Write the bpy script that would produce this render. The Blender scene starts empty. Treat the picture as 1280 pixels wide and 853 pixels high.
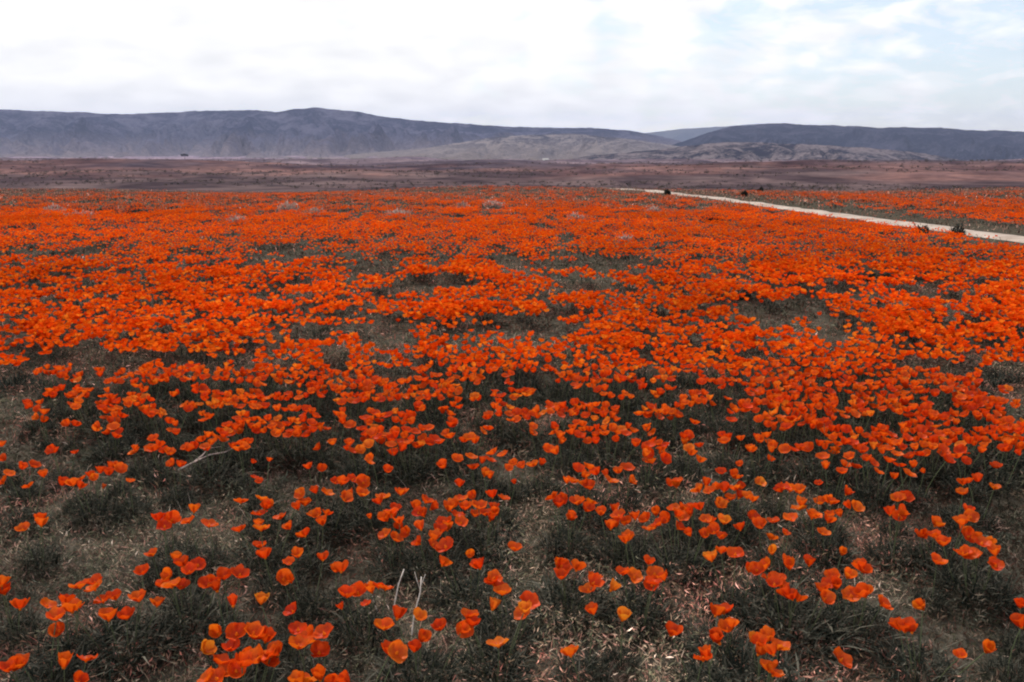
import bpy, math, random
import numpy as np
from mathutils import Vector, Matrix, Quaternion, Euler

# ------------------------------------------------------------------ camera, world, sun, exposure
S = bpy.context.scene
random.seed(11)
rng = np.random.default_rng(11)
PI = math.pi
EYE = 1.6
PITCH = math.atan((426.5 - 190.0) / 1100.0)

cam_data = bpy.data.cameras.new("camera")
cam = bpy.data.objects.new("camera", cam_data)
S.collection.objects.link(cam)
cam_data.sensor_width = 36.0
cam_data.sensor_fit = 'HORIZONTAL'
cam_data.lens = 36.0 * 1100.0 / 1280.0
cam_data.clip_start = 0.05
cam_data.clip_end = 60000.0
cam.location = (0, 0, EYE)
cam.rotation_euler = (PI / 2 - PITCH, 0, 0)
S.camera = cam

SUN_EL, SUN_AZ = math.radians(43), math.radians(-10)      # ahead of the camera, a little to the left
world = bpy.data.worlds.new("World")
S.world = world
world.use_nodes = True
nt = world.node_tree
nt.nodes.clear()
N, L = nt.nodes.new, nt.links.new
out = N('ShaderNodeOutputWorld')
bg = N('ShaderNodeBackground')
bg.inputs['Strength'].default_value = 0.15
sky = N('ShaderNodeTexSky')
sky.sky_type = 'NISHITA'
sky.sun_disc = False
sky.sun_elevation = SUN_EL
sky.sun_rotation = SUN_AZ
sky.air_density = 1.0
sky.dust_density = 0.6
sky.ozone_density = 3.0
tc = N('ShaderNodeTexCoord')
sep = N('ShaderNodeSeparateXYZ')
L(tc.outputs['Generated'], sep.inputs[0])
def wmath(op, a, b=None, clamp=False):
    n = N('ShaderNodeMath'); n.operation = op; n.use_clamp = clamp
    for i, v in enumerate((a, b)):
        if v is None: continue
        if isinstance(v, (int, float)): n.inputs[i].default_value = v
        else: L(v, n.inputs[i])
    return n.outputs[0]
zz = wmath('ADD', wmath('MAXIMUM', sep.outputs['Z'], 0.0), 0.30)
comb = N('ShaderNodeCombineXYZ')
L(wmath('DIVIDE', sep.outputs['X'], zz), comb.inputs[0])
L(wmath('DIVIDE', sep.outputs['Y'], zz), comb.inputs[1])
cn = N('ShaderNodeTexNoise'); cn.inputs['Scale'].default_value = 6.5; cn.inputs['Detail'].default_value = 9
cn.inputs['Roughness'].default_value = 0.62; cn.inputs['Distortion'].default_value = 0.35
L(comb.outputs[0], cn.inputs['Vector'])
cover = wmath('SUBTRACT', cn.outputs['Fac'], wmath('MULTIPLY', sep.outputs['X'], 0.46))
ramp = N('ShaderNodeValToRGB')
ramp.color_ramp.elements[0].position = 0.27; ramp.color_ramp.elements[0].color = (0.34, 0.34, 0.34, 1)
ramp.color_ramp.elements[1].position = 0.45; ramp.color_ramp.elements[1].color = (1, 1, 1, 1)
L(cover, ramp.inputs[0])
cn2 = N('ShaderNodeTexNoise'); cn2.inputs['Scale'].default_value = 6.0; cn2.inputs['Detail'].default_value = 6
L(comb.outputs[0], cn2.inputs['Vector'])
cr2 = N('ShaderNodeValToRGB')
cr2.color_ramp.elements[0].position = 0.3; cr2.color_ramp.elements[0].color = (8.7, 8.65, 8.45, 1)
cr2.color_ramp.elements[1].position = 0.65; cr2.color_ramp.elements[1].color = (10.6, 10.4, 10.0, 1)
L(cn2.outputs['Fac'], cr2.inputs[0])
mix = N('ShaderNodeMix'); mix.data_type = 'RGBA'
L(ramp.outputs[0], mix.inputs[0])
L(sky.outputs[0], mix.inputs[6]); L(cr2.outputs[0], mix.inputs[7])
L(mix.outputs[2], bg.inputs[0]); L(bg.outputs[0], out.inputs[0])

sun_data = bpy.data.lights.new("sun", 'SUN')
sun_data.energy = 5.0
sun_data.angle = math.radians(0.6)
sun_data.color = (1.0, 0.95, 0.87)
sun = bpy.data.objects.new("sun", sun_data)
S.collection.objects.link(sun)
sdir = Vector((math.sin(SUN_AZ) * math.cos(SUN_EL), math.cos(SUN_AZ) * math.cos(SUN_EL), math.sin(SUN_EL)))
sun.rotation_euler = sdir.to_track_quat('Z', 'Y').to_euler()

S.view_settings.view_transform = 'Standard'
S.view_settings.look = 'None'
S.view_settings.gamma = 1.0
S.view_settings.exposure = -0.3
S.view_settings.use_curve_mapping = False
S.cycles.filter_width = 2.1            # the soft lens of a simple film camera
S.cycles.use_denoising = True
S.cycles.max_bounces = 4
S.cycles.diffuse_bounces = 3
S.cycles.transmission_bounces = 3
S.cycles.volume_bounces = 0

# ------------------------------------------------------------------ helpers
COL = bpy.data.collections.new("place")       # linked to the scene at the end

def tag(o, label=None, cat=None, group=None, kind=None):
    if label: o['label'] = label
    if cat: o['category'] = cat
    if group: o['group'] = group
    if kind: o['kind'] = kind
    return o

def mesh_np(name, V, T, cols=None, mats=(), midx=None, smooth=True):
    """triangle mesh from arrays; cols = one colour per vertex"""
    V = np.asarray(V, np.float32); T = np.asarray(T, np.int32)
    me = bpy.data.meshes.new(name)
    me.vertices.add(len(V)); me.vertices.foreach_set('co', V.ravel())
    me.loops.add(len(T) * 3); me.loops.foreach_set('vertex_index', T.ravel())
    me.polygons.add(len(T))
    me.polygons.foreach_set('loop_start', np.arange(len(T), dtype=np.int32) * 3)
    me.polygons.foreach_set('use_smooth', np.full(len(T), smooth))
    for m in mats: me.materials.append(m)
    if midx is not None: me.polygons.foreach_set('material_index', np.asarray(midx, np.int32))
    if cols is not None:
        a = me.attributes.new('Col', 'FLOAT_COLOR', 'POINT')
        c = np.ones((len(V), 4), np.float32); c[:, :3] = cols
        a.data.foreach_set('color', c.ravel())
    me.update(calc_edges=True)
    return me

def link(name, me, parent=None):
    o = bpy.data.objects.new(name, me)
    COL.objects.link(o)
    if parent is not None: o.parent = parent
    return o

def empty(name, loc=(0, 0, 0), rz=0.0):
    o = bpy.data.objects.new(name, None)
    COL.objects.link(o)
    o.location = loc; o.rotation_euler = (0, 0, rz); o.empty_display_size = 0.1
    return o

class Bag:
    """collects triangle arrays"""
    def __init__(s): s.V = []; s.T = []; s.C = []; s.M = []; s.n = 0
    def add(s, V, T, C, m=0):
        V = np.asarray(V, np.float32).reshape(-1, 3); T = np.asarray(T, np.int32).reshape(-1, 3)
        C = np.broadcast_to(np.asarray(C, np.float32), V.shape)
        s.V.append(V); s.T.append(T + s.n); s.C.append(C); s.M.append(np.full(len(T), m, np.int32)); s.n += len(V)
    def mesh(s, name, mats, smooth=True):
        return mesh_np(name, np.concatenate(s.V), np.concatenate(s.T), np.concatenate(s.C), mats, np.concatenate(s.M), smooth)

_tab = np.random.default_rng(3).random((256, 256)).astype(np.float32)
def vnoise(x, y):
    x = np.asarray(x, np.float64); y = np.asarray(y, np.float64)
    xi = np.floor(x).astype(np.int64); yi = np.floor(y).astype(np.int64)
    fx = x - xi; fy = y - yi
    fx = fx * fx * (3 - 2 * fx); fy = fy * fy * (3 - 2 * fy)
    g = lambda a, b: _tab[a & 255, b & 255]
    return (g(xi, yi) * (1 - fx) + g(xi + 1, yi) * fx) * (1 - fy) + (g(xi, yi + 1) * (1 - fx) + g(xi + 1, yi + 1) * fx) * fy
def fbm(x, y, o=4, r=0.5):
    s = 0; a = 1; t = 0
    for k in range(o):
        s = s + a * vnoise(x * 2 ** k + 17.3 * k, y * 2 ** k + 9.1 * k); t += a; a *= r
    return s / t
def sstep(a, b, x):
    t = np.clip((x - a) / (b - a), 0, 1); return t * t * (3 - 2 * t)

def ground_z(x, y):
    x = np.asarray(x, np.float64); y = np.asarray(y, np.float64)
    c = sstep(88, 300, y)
    z = -0.024 * y * (1 - c) + c * (-13.0)
    far = sstep(250, 600, y)
    z = z + far * (fbm(x / 150 + 5, y / 120, 5, 0.58) - 0.5) * 11.0
    for gx, gy, sx, sy, am in ((250, 640, 210, 110, 7.5), (420, 470, 160, 70, 3.0), (-330, 800, 220, 120, 6.5), (-120, 560, 160, 60, 2.0), (600, 900, 300, 200, 9.0), (60, 1300, 500, 200, 5.0), (30, 800, 140, 70, 3.0)):
        z = z + am * np.exp(-((x - gx) / sx) ** 2 - ((y - gy) / sy) ** 2)
    z = z - sstep(1100, 3000, y) * 12.0 - 58.0 * np.exp(-((x - 1750) / 1050) ** 2 - ((y - 3000) / 1250) ** 2) + sstep(900, 1800, y) * (1 - sstep(4500, 6500, y)) * (fbm(x / 300 + 2, y / 300 + 6, 5, 0.55) - 0.5) * 30.0
    z = z + sstep(15, 60, y) * (1 - c) * (fbm(x / 18 + 3, y / 18 + 8, 3) - 0.5) * 0.35 + sstep(55, 100, y) * (1 - c) * (fbm(x / 34 + 13, y / 34 + 5, 3) - 0.5) * 2.3
    return z

# ------------------------------------------------------------------ materials
def new_mat(name):
    m = bpy.data.materials.new(name); m.use_nodes = True
    t = m.node_tree; t.nodes.clear()
    o = t.nodes.new('ShaderNodeOutputMaterial')
    return m, t, o
def nnoise(t, scale, detail=4, rough=0.6, vec=None, dist=0.0):
    n = t.nodes.new('ShaderNodeTexNoise')
    n.inputs['Scale'].default_value = scale; n.inputs['Detail'].default_value = detail
    n.inputs['Roughness'].default_value = rough; n.inputs['Distortion'].default_value = dist
    if vec is not None: t.links.new(vec, n.inputs['Vector'])
    return n.outputs['Fac']
def nramp(t, fac, stops):
    r = t.nodes.new('ShaderNodeValToRGB'); e = r.color_ramp.elements
    while len(e) < len(stops): e.new(0.5)
    for k, (p, c) in enumerate(stops): e[k].position = p; e[k].color = (*c, 1)
    t.links.new(fac, r.inputs[0]); return r.outputs[0]
def nmix(t, fac, a, b, mode='MIX'):
    n = t.nodes.new('ShaderNodeMix'); n.data_type = 'RGBA'; n.blend_type = mode
    for i, v in ((0, fac), (6, a), (7, b)):
        if isinstance(v, (int, float)): n.inputs[i].default_value = v
        elif isinstance(v, tuple): n.inputs[i].default_value = (*v, 1)
        else: t.links.new(v, n.inputs[i])
    return n.outputs[2]
def nmath(t, op, a, b=0.0, clamp=False):
    n = t.nodes.new('ShaderNodeMath'); n.operation = op; n.use_clamp = clamp
    for i, v in enumerate((a, b)):
        if isinstance(v, (int, float)): n.inputs[i].default_value = v
        else: t.links.new(v, n.inputs[i])
    return n.outputs[0]

def leafy(name, source, transl, gloss=0.0, tint=None, rough=0.5):
    """thin plant tissue: diffuse + light coming through + a little sheen; colour from 'attr' or from the object"""
    m, t, o = new_mat(name)
    if source == 'attr':
        a = t.nodes.new('ShaderNodeAttribute'); a.attribute_name = 'Col'; c = a.outputs['Color']
    else:
        a = t.nodes.new('ShaderNodeObjectInfo'); c = a.outputs['Color']
        if source == 'both':
            b = t.nodes.new('ShaderNodeAttribute'); b.attribute_name = 'Col'
            c = nmix(t, 1.0, c, b.outputs['Color'], 'MULTIPLY')
    if tint:
        geo = t.nodes.new('ShaderNodeNewGeometry')
        c = nmix(t, 1.0, c, nramp(t, nnoise(t, tint, 3, 0.6, geo.outputs['Position']), ((0.3, (0.72, 0.62, 0.6)), (0.7, (1.0, 1.0, 1.0)))), 'MULTIPLY')
    d = t.nodes.new('ShaderNodeBsdfDiffuse'); t.links.new(c, d.inputs['Color'])
    tr = t.nodes.new('ShaderNodeBsdfTranslucent'); t.links.new(c, tr.inputs['Color'])
    mx = t.nodes.new('ShaderNodeMixShader'); mx.inputs[0].default_value = transl
    t.links.new(d.outputs[0], mx.inputs[1]); t.links.new(tr.outputs[0], mx.inputs[2])
    last = mx.outputs[0]
    if gloss:
        g = t.nodes.new('ShaderNodeBsdfGlossy'); g.inputs['Roughness'].default_value = rough
        m2 = t.nodes.new('ShaderNodeMixShader'); m2.inputs[0].default_value = gloss
        t.links.new(last, m2.inputs[1]); t.links.new(g.outputs[0], m2.inputs[2]); last = m2.outputs[0]
    t.links.new(last, o.inputs['Surface'])
    return m
M_petal = leafy("poppy_petal", 'both', 0.42, 0.012, 60.0)
M_bloom = leafy("poppy_bloom", 'attr', 0.42, 0.0)
M_leaf = leafy("poppy_leaf", 'attr', 0.15)
M_weed = leafy("dry_weed", 'attr', 0.12)
M_shrub = leafy("shrub_leaf", 'attr', 0.12)

def simple_mat(name, stops, scale, bump=0.0, rough=0.9):
    m, t, o = new_mat(name)
    geo = t.nodes.new('ShaderNodeNewGeometry')
    f = nnoise(t, scale, 6, 0.65, geo.outputs['Position'])
    p = t.nodes.new('ShaderNodeBsdfPrincipled'); p.inputs['Roughness'].default_value = rough
    p.inputs['Specular IOR Level'].default_value = 0.15
    t.links.new(nramp(t, f, stops), p.inputs['Base Color'])
    if bump:
        b = t.nodes.new('ShaderNodeBump'); b.inputs['Strength'].default_value = 0.6; b.inputs['Distance'].default_value = bump
        t.links.new(f, b.inputs['Height']); t.links.new(b.outputs[0], p.inputs['Normal'])
    t.links.new(p.outputs[0], o.inputs['Surface'])
    return m
M_track = simple_mat("pale_dirt", ((0.3, (0.20, 0.15, 0.12)), (0.50, (0.36, 0.285, 0.24)), (0.72, (0.48, 0.40, 0.35))), 1.3, 0.04)
M_stalk = simple_mat("dead_stalk", ((0.3, (0.34, 0.28, 0.24)), (0.62, (0.70, 0.63, 0.57))), 70.0, 0.001)
M_twig = simple_mat("dead_twig", ((0.3, (0.30, 0.235, 0.21)), (0.7, (0.52, 0.43, 0.39))), 40.0, 0.001)
M_wood = simple_mat("shrub_wood", ((0.3, (0.06, 0.05, 0.04)), (0.7, (0.12, 0.09, 0.07))), 20.0)
M_white = simple_mat("white_wall", ((0.3, (0.70, 0.69, 0.66)), (0.7, (0.80, 0.79, 0.77))), 0.5)
M_roof = simple_mat("grey_roof", ((0.3, (0.40, 0.38, 0.37)), (0.7, (0.48, 0.46, 0.45))), 0.5)
M_glass = simple_mat("dark_window", ((0.3, (0.05, 0.05, 0.06)), (0.7, (0.07, 0.07, 0.08))), 0.5, 0, 0.2)
M_eye = leafy("poppy_centre", 'object', 0.1)

# ground: litter and soil near, the plain's haze-tinted belts of scrub and distant flowers far off
def ground_material():
    m, t, o = new_mat("ground")
    geo = t.nodes.new('ShaderNodeNewGeometry'); P = geo.outputs['Position']
    sx = t.nodes.new('ShaderNodeSeparateXYZ'); t.links.new(P, sx.inputs[0])
    near = nramp(t, nnoise(t, 14.0, 8, 0.75, P), ((0.30, (0.020, 0.018, 0.014)), (0.5, (0.058, 0.051, 0.040)), (0.72, (0.14, 0.118, 0.095))))
    # belts by distance from the viewer's field: scrub and flowers, mauve haze painted in
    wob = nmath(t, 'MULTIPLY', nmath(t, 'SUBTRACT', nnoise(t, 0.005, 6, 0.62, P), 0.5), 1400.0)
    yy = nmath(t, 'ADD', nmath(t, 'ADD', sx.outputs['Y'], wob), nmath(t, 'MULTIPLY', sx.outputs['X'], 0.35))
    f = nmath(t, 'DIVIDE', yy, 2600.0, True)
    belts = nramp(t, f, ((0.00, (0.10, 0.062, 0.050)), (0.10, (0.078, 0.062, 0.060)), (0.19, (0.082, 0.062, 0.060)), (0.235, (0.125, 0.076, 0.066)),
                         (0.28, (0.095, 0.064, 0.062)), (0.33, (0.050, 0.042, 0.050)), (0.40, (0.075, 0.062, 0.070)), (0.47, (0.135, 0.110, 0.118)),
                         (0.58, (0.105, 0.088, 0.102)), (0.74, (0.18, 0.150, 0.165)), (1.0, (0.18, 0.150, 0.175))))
    sp = nramp(t, nnoise(t, 0.05, 8, 0.7, P), ((0.32, (0.42, 0.42, 0.48)), (0.66, (1.35, 1.25, 1.25))))
    belts = nmix(t, 1.0, belts, sp, 'MULTIPLY')
    st = nramp(t, nnoise(t, 0.010, 6, 0.65, P, 1.0), ((0.42, (0.72, 0.68, 0.78)), (0.56, (1.5, 1.42, 1.45))))
    belts = nmix(t, 1.0, belts, st, 'MULTIPLY')
    k = nmath(t, 'DIVIDE', nmath(t, 'SUBTRACT', sx.outputs['Y'], 60.0), 80.0, True)
    c = nmix(t, k, near, belts)
    p = t.nodes.new('ShaderNodeBsdfPrincipled'); p.inputs['Roughness'].default_value = 1.0
    p.inputs['Specular IOR Level'].default_value = 0.0
    t.links.new(c, p.inputs['Base Color'])
    b = t.nodes.new('ShaderNodeBump'); b.inputs['Strength'].default_value = 0.8; b.inputs['Distance'].default_value = 0.03
    t.links.new(nnoise(t, 9.0, 6, 0.7, P), b.inputs['Height']); t.links.new(b.outputs[0], p.inputs['Normal'])
    t.links.new(p.outputs[0], o.inputs['Surface'])
    return m
M_ground = ground_material()

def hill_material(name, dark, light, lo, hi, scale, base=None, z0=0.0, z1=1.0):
    """scrub (dark) and dry grass (light) in patches, haze blue mixed in; on the lower slopes more of the base colour, paler grass and painted haze"""
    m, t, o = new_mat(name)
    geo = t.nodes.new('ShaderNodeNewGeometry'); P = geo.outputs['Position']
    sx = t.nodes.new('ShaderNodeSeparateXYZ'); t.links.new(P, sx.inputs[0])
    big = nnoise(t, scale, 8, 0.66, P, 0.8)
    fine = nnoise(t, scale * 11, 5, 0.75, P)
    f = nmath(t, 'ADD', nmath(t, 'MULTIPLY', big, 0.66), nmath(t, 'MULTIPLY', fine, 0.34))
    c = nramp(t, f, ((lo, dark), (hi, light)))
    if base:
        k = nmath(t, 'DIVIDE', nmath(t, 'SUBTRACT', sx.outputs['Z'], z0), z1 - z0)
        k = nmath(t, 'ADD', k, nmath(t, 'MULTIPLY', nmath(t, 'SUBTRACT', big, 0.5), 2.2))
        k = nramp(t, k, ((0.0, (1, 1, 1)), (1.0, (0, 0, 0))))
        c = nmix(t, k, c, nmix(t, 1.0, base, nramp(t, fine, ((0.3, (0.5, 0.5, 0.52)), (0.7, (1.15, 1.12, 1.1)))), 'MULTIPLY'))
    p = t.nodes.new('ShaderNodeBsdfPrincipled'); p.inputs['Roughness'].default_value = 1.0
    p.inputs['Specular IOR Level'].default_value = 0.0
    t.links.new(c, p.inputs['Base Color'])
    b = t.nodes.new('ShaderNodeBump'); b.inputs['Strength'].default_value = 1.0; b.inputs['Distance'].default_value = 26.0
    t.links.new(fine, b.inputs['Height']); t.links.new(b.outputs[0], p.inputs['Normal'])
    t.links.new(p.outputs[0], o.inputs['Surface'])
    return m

# ------------------------------------------------------------------ the ground, one sheet to the horizon
def grid_tris(nr, nc):
    i = np.arange(nr - 1)[:, None] * nc + np.arange(nc - 1)[None, :]
    a = i.ravel()
    return np.concatenate([np.stack([a, a + 1, a + nc + 1], 1), np.stack([a, a + nc + 1, a + nc], 1)])
rows = np.concatenate([np.linspace(-30, 40, 45), np.geomspace(41.5, 14000, 300)])
us = np.linspace(-1.25, 1.25, 241)
GY, GU = np.meshgrid(rows, us, indexing='ij')
GX = GU * (GY + 55)
GZ = ground_z(GX, GY)
o = link("ground", mesh_np("ground", np.stack([GX, GY, GZ], -1).reshape(-1, 3), grid_tris(len(rows), len(us)), None, [M_ground]))
tag(o, "flat desert plain carpeted with poppies, running back to the hills", "ground", kind='structure')

# ------------------------------------------------------------------ hills
def ray(px, py):
    u = (px - 640.0) / 1100.0; v = (426.5 - py) / 1100.0
    return u, math.cos(PITCH) + v * math.sin(PITCH), -math.sin(PITCH) + v * math.cos(PITCH)
def ridge(name, label, sky_pts, D, toe, zbase, mat, seed, rough=1.0, step=4.0):
    """a range of hills: crest heights surveyed along the skyline, eroded slopes coming forward to the toe, a back slope behind"""
    xs = np.array([p[0] for p in sky_pts], float); ys = np.array([p[1] for p in sky_pts], float)
    px = np.arange(xs[0], xs[-1] + 0.1, step)
    py = np.interp(px, xs, ys)
    ker = np.hanning(9); ker /= ker.sum()
    py = np.convolve(np.pad(py, 4, 'edge'), ker, 'valid') + (fbm(px / 26 + seed, px * 0 + seed, 4) - 0.5) * 3.4 * rough + (fbm(px / 5 + seed * 2, px * 0 + seed, 3) - 0.5) * 1.6 * rough
    Dc = D * (1 + 0.10 * (fbm(px / 130 + seed * 3, px * 0 + 2.2, 2) - 0.5))
    cx = np.empty_like(px); cz = np.empty_like(px)
    for k in range(len(px)):
        a, b, c = ray(px[k], py[k]); cx[k] = a / b * Dc[k]; cz[k] = EYE + c / b * Dc[k]
    tf = np.concatenate([np.linspace(0, 1, 46), np.linspace(1.06, 1.6, 12)])
    nr, nc = len(tf), len(px)
    X = np.empty((nr, nc)); Y = np.empty((nr, nc)); Z = np.empty((nr, nc))
    for i, tt in enumerate(tf):
        if tt <= 1:
            Yr = toe * D + (Dc - toe * D) * tt
            prof = 0.30 * tt + 0.70 * tt ** 2.0
        else:
            Yr = Dc + (tt - 1) * D * 0.35
            prof = max(1 - ((tt - 1) / 0.6) ** 1.3, 0)
        Xr = cx * (Yr / Dc)
        wx = Xr / (D * 0.028) + 1.6 * fbm(Xr / (D * 0.05), Yr / (D * 0.05) + seed, 3)
        gul = np.abs(fbm(wx + seed, Yr / (D * 0.16) + seed, 4, 0.55) - 0.5) * 2
        env = max(min(tt * 2.2, (1 - tt) * 3.0 + 0.05 if tt < 1 else 0.05), 0) if tt < 1 else 0.0
        zb = ground_z(Xr, Yr) - 6.0 * (1 - min(tt * 6, 1))
        hh = np.clip(cz - zb, 0, None)
        Zr = zb + hh * prof - hh * (0.5 - gul) * 1.15 * min(env, 1.0)
        X[i] = Xr; Y[i] = Yr; Z[i] = np.maximum(Zr, zb - 3)
    me = mesh_np(name, np.stack([X, Y, Z], -1).reshape(-1, 3), grid_tris(nr, nc), None, [mat])
    return tag(link(name, me), label, "hills", kind='structure')
MH_dark = hill_material("hill_scrub_hazed", (0.005, 0.008, 0.034), (0.100, 0.094, 0.145), 0.455, 0.565, 0.0042, (0.25, 0.21, 0.235), -22.0, 105.0)  # blue tones and pale foot paint the haze over scrub and grass
MH_right = hill_material("hill_scrub_right_hazed", (0.004, 0.007, 0.026), (0.062, 0.060, 0.095), 0.465, 0.60, 0.0060)  # scrub colours carry the blue of the haze
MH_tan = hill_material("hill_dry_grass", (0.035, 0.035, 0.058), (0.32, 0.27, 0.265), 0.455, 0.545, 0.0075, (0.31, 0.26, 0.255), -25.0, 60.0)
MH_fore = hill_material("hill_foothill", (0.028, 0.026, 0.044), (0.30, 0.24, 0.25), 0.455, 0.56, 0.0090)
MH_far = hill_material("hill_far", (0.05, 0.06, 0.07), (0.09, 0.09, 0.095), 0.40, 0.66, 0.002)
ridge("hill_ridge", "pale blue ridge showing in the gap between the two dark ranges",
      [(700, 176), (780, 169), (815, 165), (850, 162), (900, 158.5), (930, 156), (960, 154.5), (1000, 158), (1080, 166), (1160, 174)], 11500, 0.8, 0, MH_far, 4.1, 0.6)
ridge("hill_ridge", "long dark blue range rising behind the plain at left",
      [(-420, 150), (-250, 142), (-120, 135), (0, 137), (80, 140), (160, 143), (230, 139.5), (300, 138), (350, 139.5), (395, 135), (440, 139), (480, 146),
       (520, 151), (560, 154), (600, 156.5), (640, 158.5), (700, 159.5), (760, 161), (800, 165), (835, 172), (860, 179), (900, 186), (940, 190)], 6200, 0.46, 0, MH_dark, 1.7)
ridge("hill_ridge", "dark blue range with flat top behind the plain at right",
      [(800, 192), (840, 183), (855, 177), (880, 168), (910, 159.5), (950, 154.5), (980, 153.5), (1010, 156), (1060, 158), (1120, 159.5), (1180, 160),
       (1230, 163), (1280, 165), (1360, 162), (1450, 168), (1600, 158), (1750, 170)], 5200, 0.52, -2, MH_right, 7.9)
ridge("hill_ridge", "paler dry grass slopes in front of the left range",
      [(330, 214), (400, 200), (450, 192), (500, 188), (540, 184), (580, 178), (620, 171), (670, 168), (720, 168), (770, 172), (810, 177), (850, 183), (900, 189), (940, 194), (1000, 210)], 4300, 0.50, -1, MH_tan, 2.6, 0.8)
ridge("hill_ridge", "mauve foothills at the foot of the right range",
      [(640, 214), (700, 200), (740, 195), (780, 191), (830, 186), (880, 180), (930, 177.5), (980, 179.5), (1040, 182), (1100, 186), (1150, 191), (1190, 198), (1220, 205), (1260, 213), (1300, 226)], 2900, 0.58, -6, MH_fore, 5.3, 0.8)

# ------------------------------------------------------------------ the dirt track through the flowers
TRACK = [(12.3, 6.0, 1.5), (12.5, 12.8, 1.5), (12.7, 18.3, 1.5), (12.8, 25.3, 1.5), (12.9, 34.4, 1.55), (13.1, 43.0, 1.6), (13.3, 53.2, 1.7), (13.5, 62.5, 1.8),
         (13.5, 75.5, 1.9), (13.3, 84.0, 2.2), (13.0, 92.0, 3.2), (12.5, 99.0, 4.2), (11.9, 106.0, 4.2), (11.0, 122.0, 3.0)]
def track_at(y):
    return np.interp(y, [p[1] for p in TRACK], [p[0] for p in TRACK])
ty = np.concatenate([np.arange(6, 60, 0.5), np.arange(60, 122.1, 1.0)])
tx = track_at(ty); tw = 1.08 * np.interp(ty, [p[1] for p in TRACK], [p[2] for p in TRACK])
ts = np.linspace(-0.5, 0.5, 7)
TX = tx[:, None] + ts[None] * tw[:, None] * (0.85 + 0.9 * (fbm(ty / 2.3, ty * 0 + 4.4, 3) - 0.5))[:, None] + 0.5 * (fbm(ty / 1.7, ty * 0 + 8.4, 3) - 0.5)[:, None]
TY = np.repeat(ty[:, None], 7, 1)
TZ = ground_z(TX, TY) + 0.05 - 0.03 * np.exp(-((np.abs(ts) - 0.27) / 0.09) ** 2)[None] - 0.09 * (np.abs(ts) > 0.45)[None]
o = link("path", mesh_np("path", np.stack([TX, TY, TZ], -1).reshape(-1, 3), grid_tris(len(ty), 7), None, [M_track]))
tag(o, "narrow pale dirt path running through the poppies at right", "path", kind='structure')

# ------------------------------------------------------------------ blades (leaves, grass, weeds) as arrays
def blades(bx, by, bz, length, width, az, lean, col, curl=0.5):
    """thin bent leaves: 5 points and 3 triangles each"""
    n = len(bx)
    dx, dy = np.cos(az), np.sin(az)
    sx, sy = -dy * width * 0.5, dx * width * 0.5
    s1 = np.sin(lean); c1 = np.cos(lean); s2 = np.sin(lean + curl); c2 = np.cos(lean + curl)
    h = length * 0.5
    m = np.stack([bx + dx * s1 * h, by + dy * s1 * h, bz + c1 * h], 1)
    t = m + np.stack([dx * s2 * h, dy * s2 * h, c2 * h], 1)
    b = np.stack([bx, by, bz], 1)
    sd = np.stack([sx, sy, np.zeros(n)], 1)
    V = np.stack([b - sd * 0.7, b + sd * 0.7, m - sd, m + sd, t], 1)
    k = np.arange(n)[:, None] * 5
    T = np.concatenate([k + np.array([[0, 1, 3]]), k + np.array([[0, 3, 2]]), k + np.array([[2, 3, 4]])])
    C = np.repeat(col[:, None, :], 5, 1)
    return V.reshape(-1, 3), T, C.reshape(-1, 3)
def flakes(bx, by, bz, size, col, slim=0.5):
    """single crumpled leaf bits lying at any angle"""
    n = len(bx)
    a = rng.normal(size=(n, 3)); a /= np.linalg.norm(a, axis=1, keepdims=True)
    b = rng.normal(size=(n, 3)); b -= a * (a * b).sum(1, keepdims=True); b /= np.linalg.norm(b, axis=1, keepdims=True)
    c = np.stack([bx, by, bz], 1); s = size[:, None]
    V = np.stack([c - a * s, c + b * s * slim, c + a * s], 1)
    T = np.arange(n * 3).reshape(-1, 3)
    return V.reshape(-1, 3), T, np.repeat(col[:, None, :], 3, 1).reshape(-1, 3)
PAL = np.array([(0.27, 0.205, 0.155), (0.150, 0.122, 0.092), (0.100, 0.104, 0.068), (0.19, 0.108, 0.088), (0.050, 0.058, 0.042), (0.48, 0.40, 0.33), (0.070, 0.046, 0.040)], np.float32)
def weed_colours(n, x, y, w=(0.13, 0.22, 0.25, 0.14, 0.16, 0.025, 0.08)):
    c = PAL[rng.choice(len(PAL), n, p=np.array(w) / sum(w))]
    return c * (rng.uniform(0.6, 1.25, (n, 1)))

# ------------------------------------------------------------------ poppies
def petal_arrays(R, Hc, nt, na, amax=1.02, ruffle=0.07, ph=0.0):
    V = []
    for i in range(nt + 1):
        for j in range(na + 1):
            a = -1 + 2 * j / na
            t = i / nt * (1 - 0.16 * abs(a) ** 3)
            r = R * (0.05 + 0.95 * t ** 0.72)
            z = Hc * t ** 1.45 + ruffle * R * math.sin(4.2 * a + ph) * t * t
            r += 0.05 * R * math.cos(5.1 * a + ph * 2) * t * t
            V.append((r * math.cos(a * amax), r * math.sin(a * amax), z))
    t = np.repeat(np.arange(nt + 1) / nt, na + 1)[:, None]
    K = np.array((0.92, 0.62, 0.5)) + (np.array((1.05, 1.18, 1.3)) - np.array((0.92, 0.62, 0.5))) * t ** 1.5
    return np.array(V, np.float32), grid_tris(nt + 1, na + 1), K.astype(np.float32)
FORMS = [(0.0275, 0.028), (0.0305, 0.022), (0.0245, 0.032), (0.0320, 0.015), (0.019, 0.033)]      # cup, open, deep cup, wide open, half shut
PETALS = []
for k, (R, Hc) in enumerate(FORMS):
    vs = []
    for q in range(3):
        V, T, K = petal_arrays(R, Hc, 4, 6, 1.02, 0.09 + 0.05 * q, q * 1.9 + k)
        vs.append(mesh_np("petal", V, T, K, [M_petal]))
    PETALS.append(vs)
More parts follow.
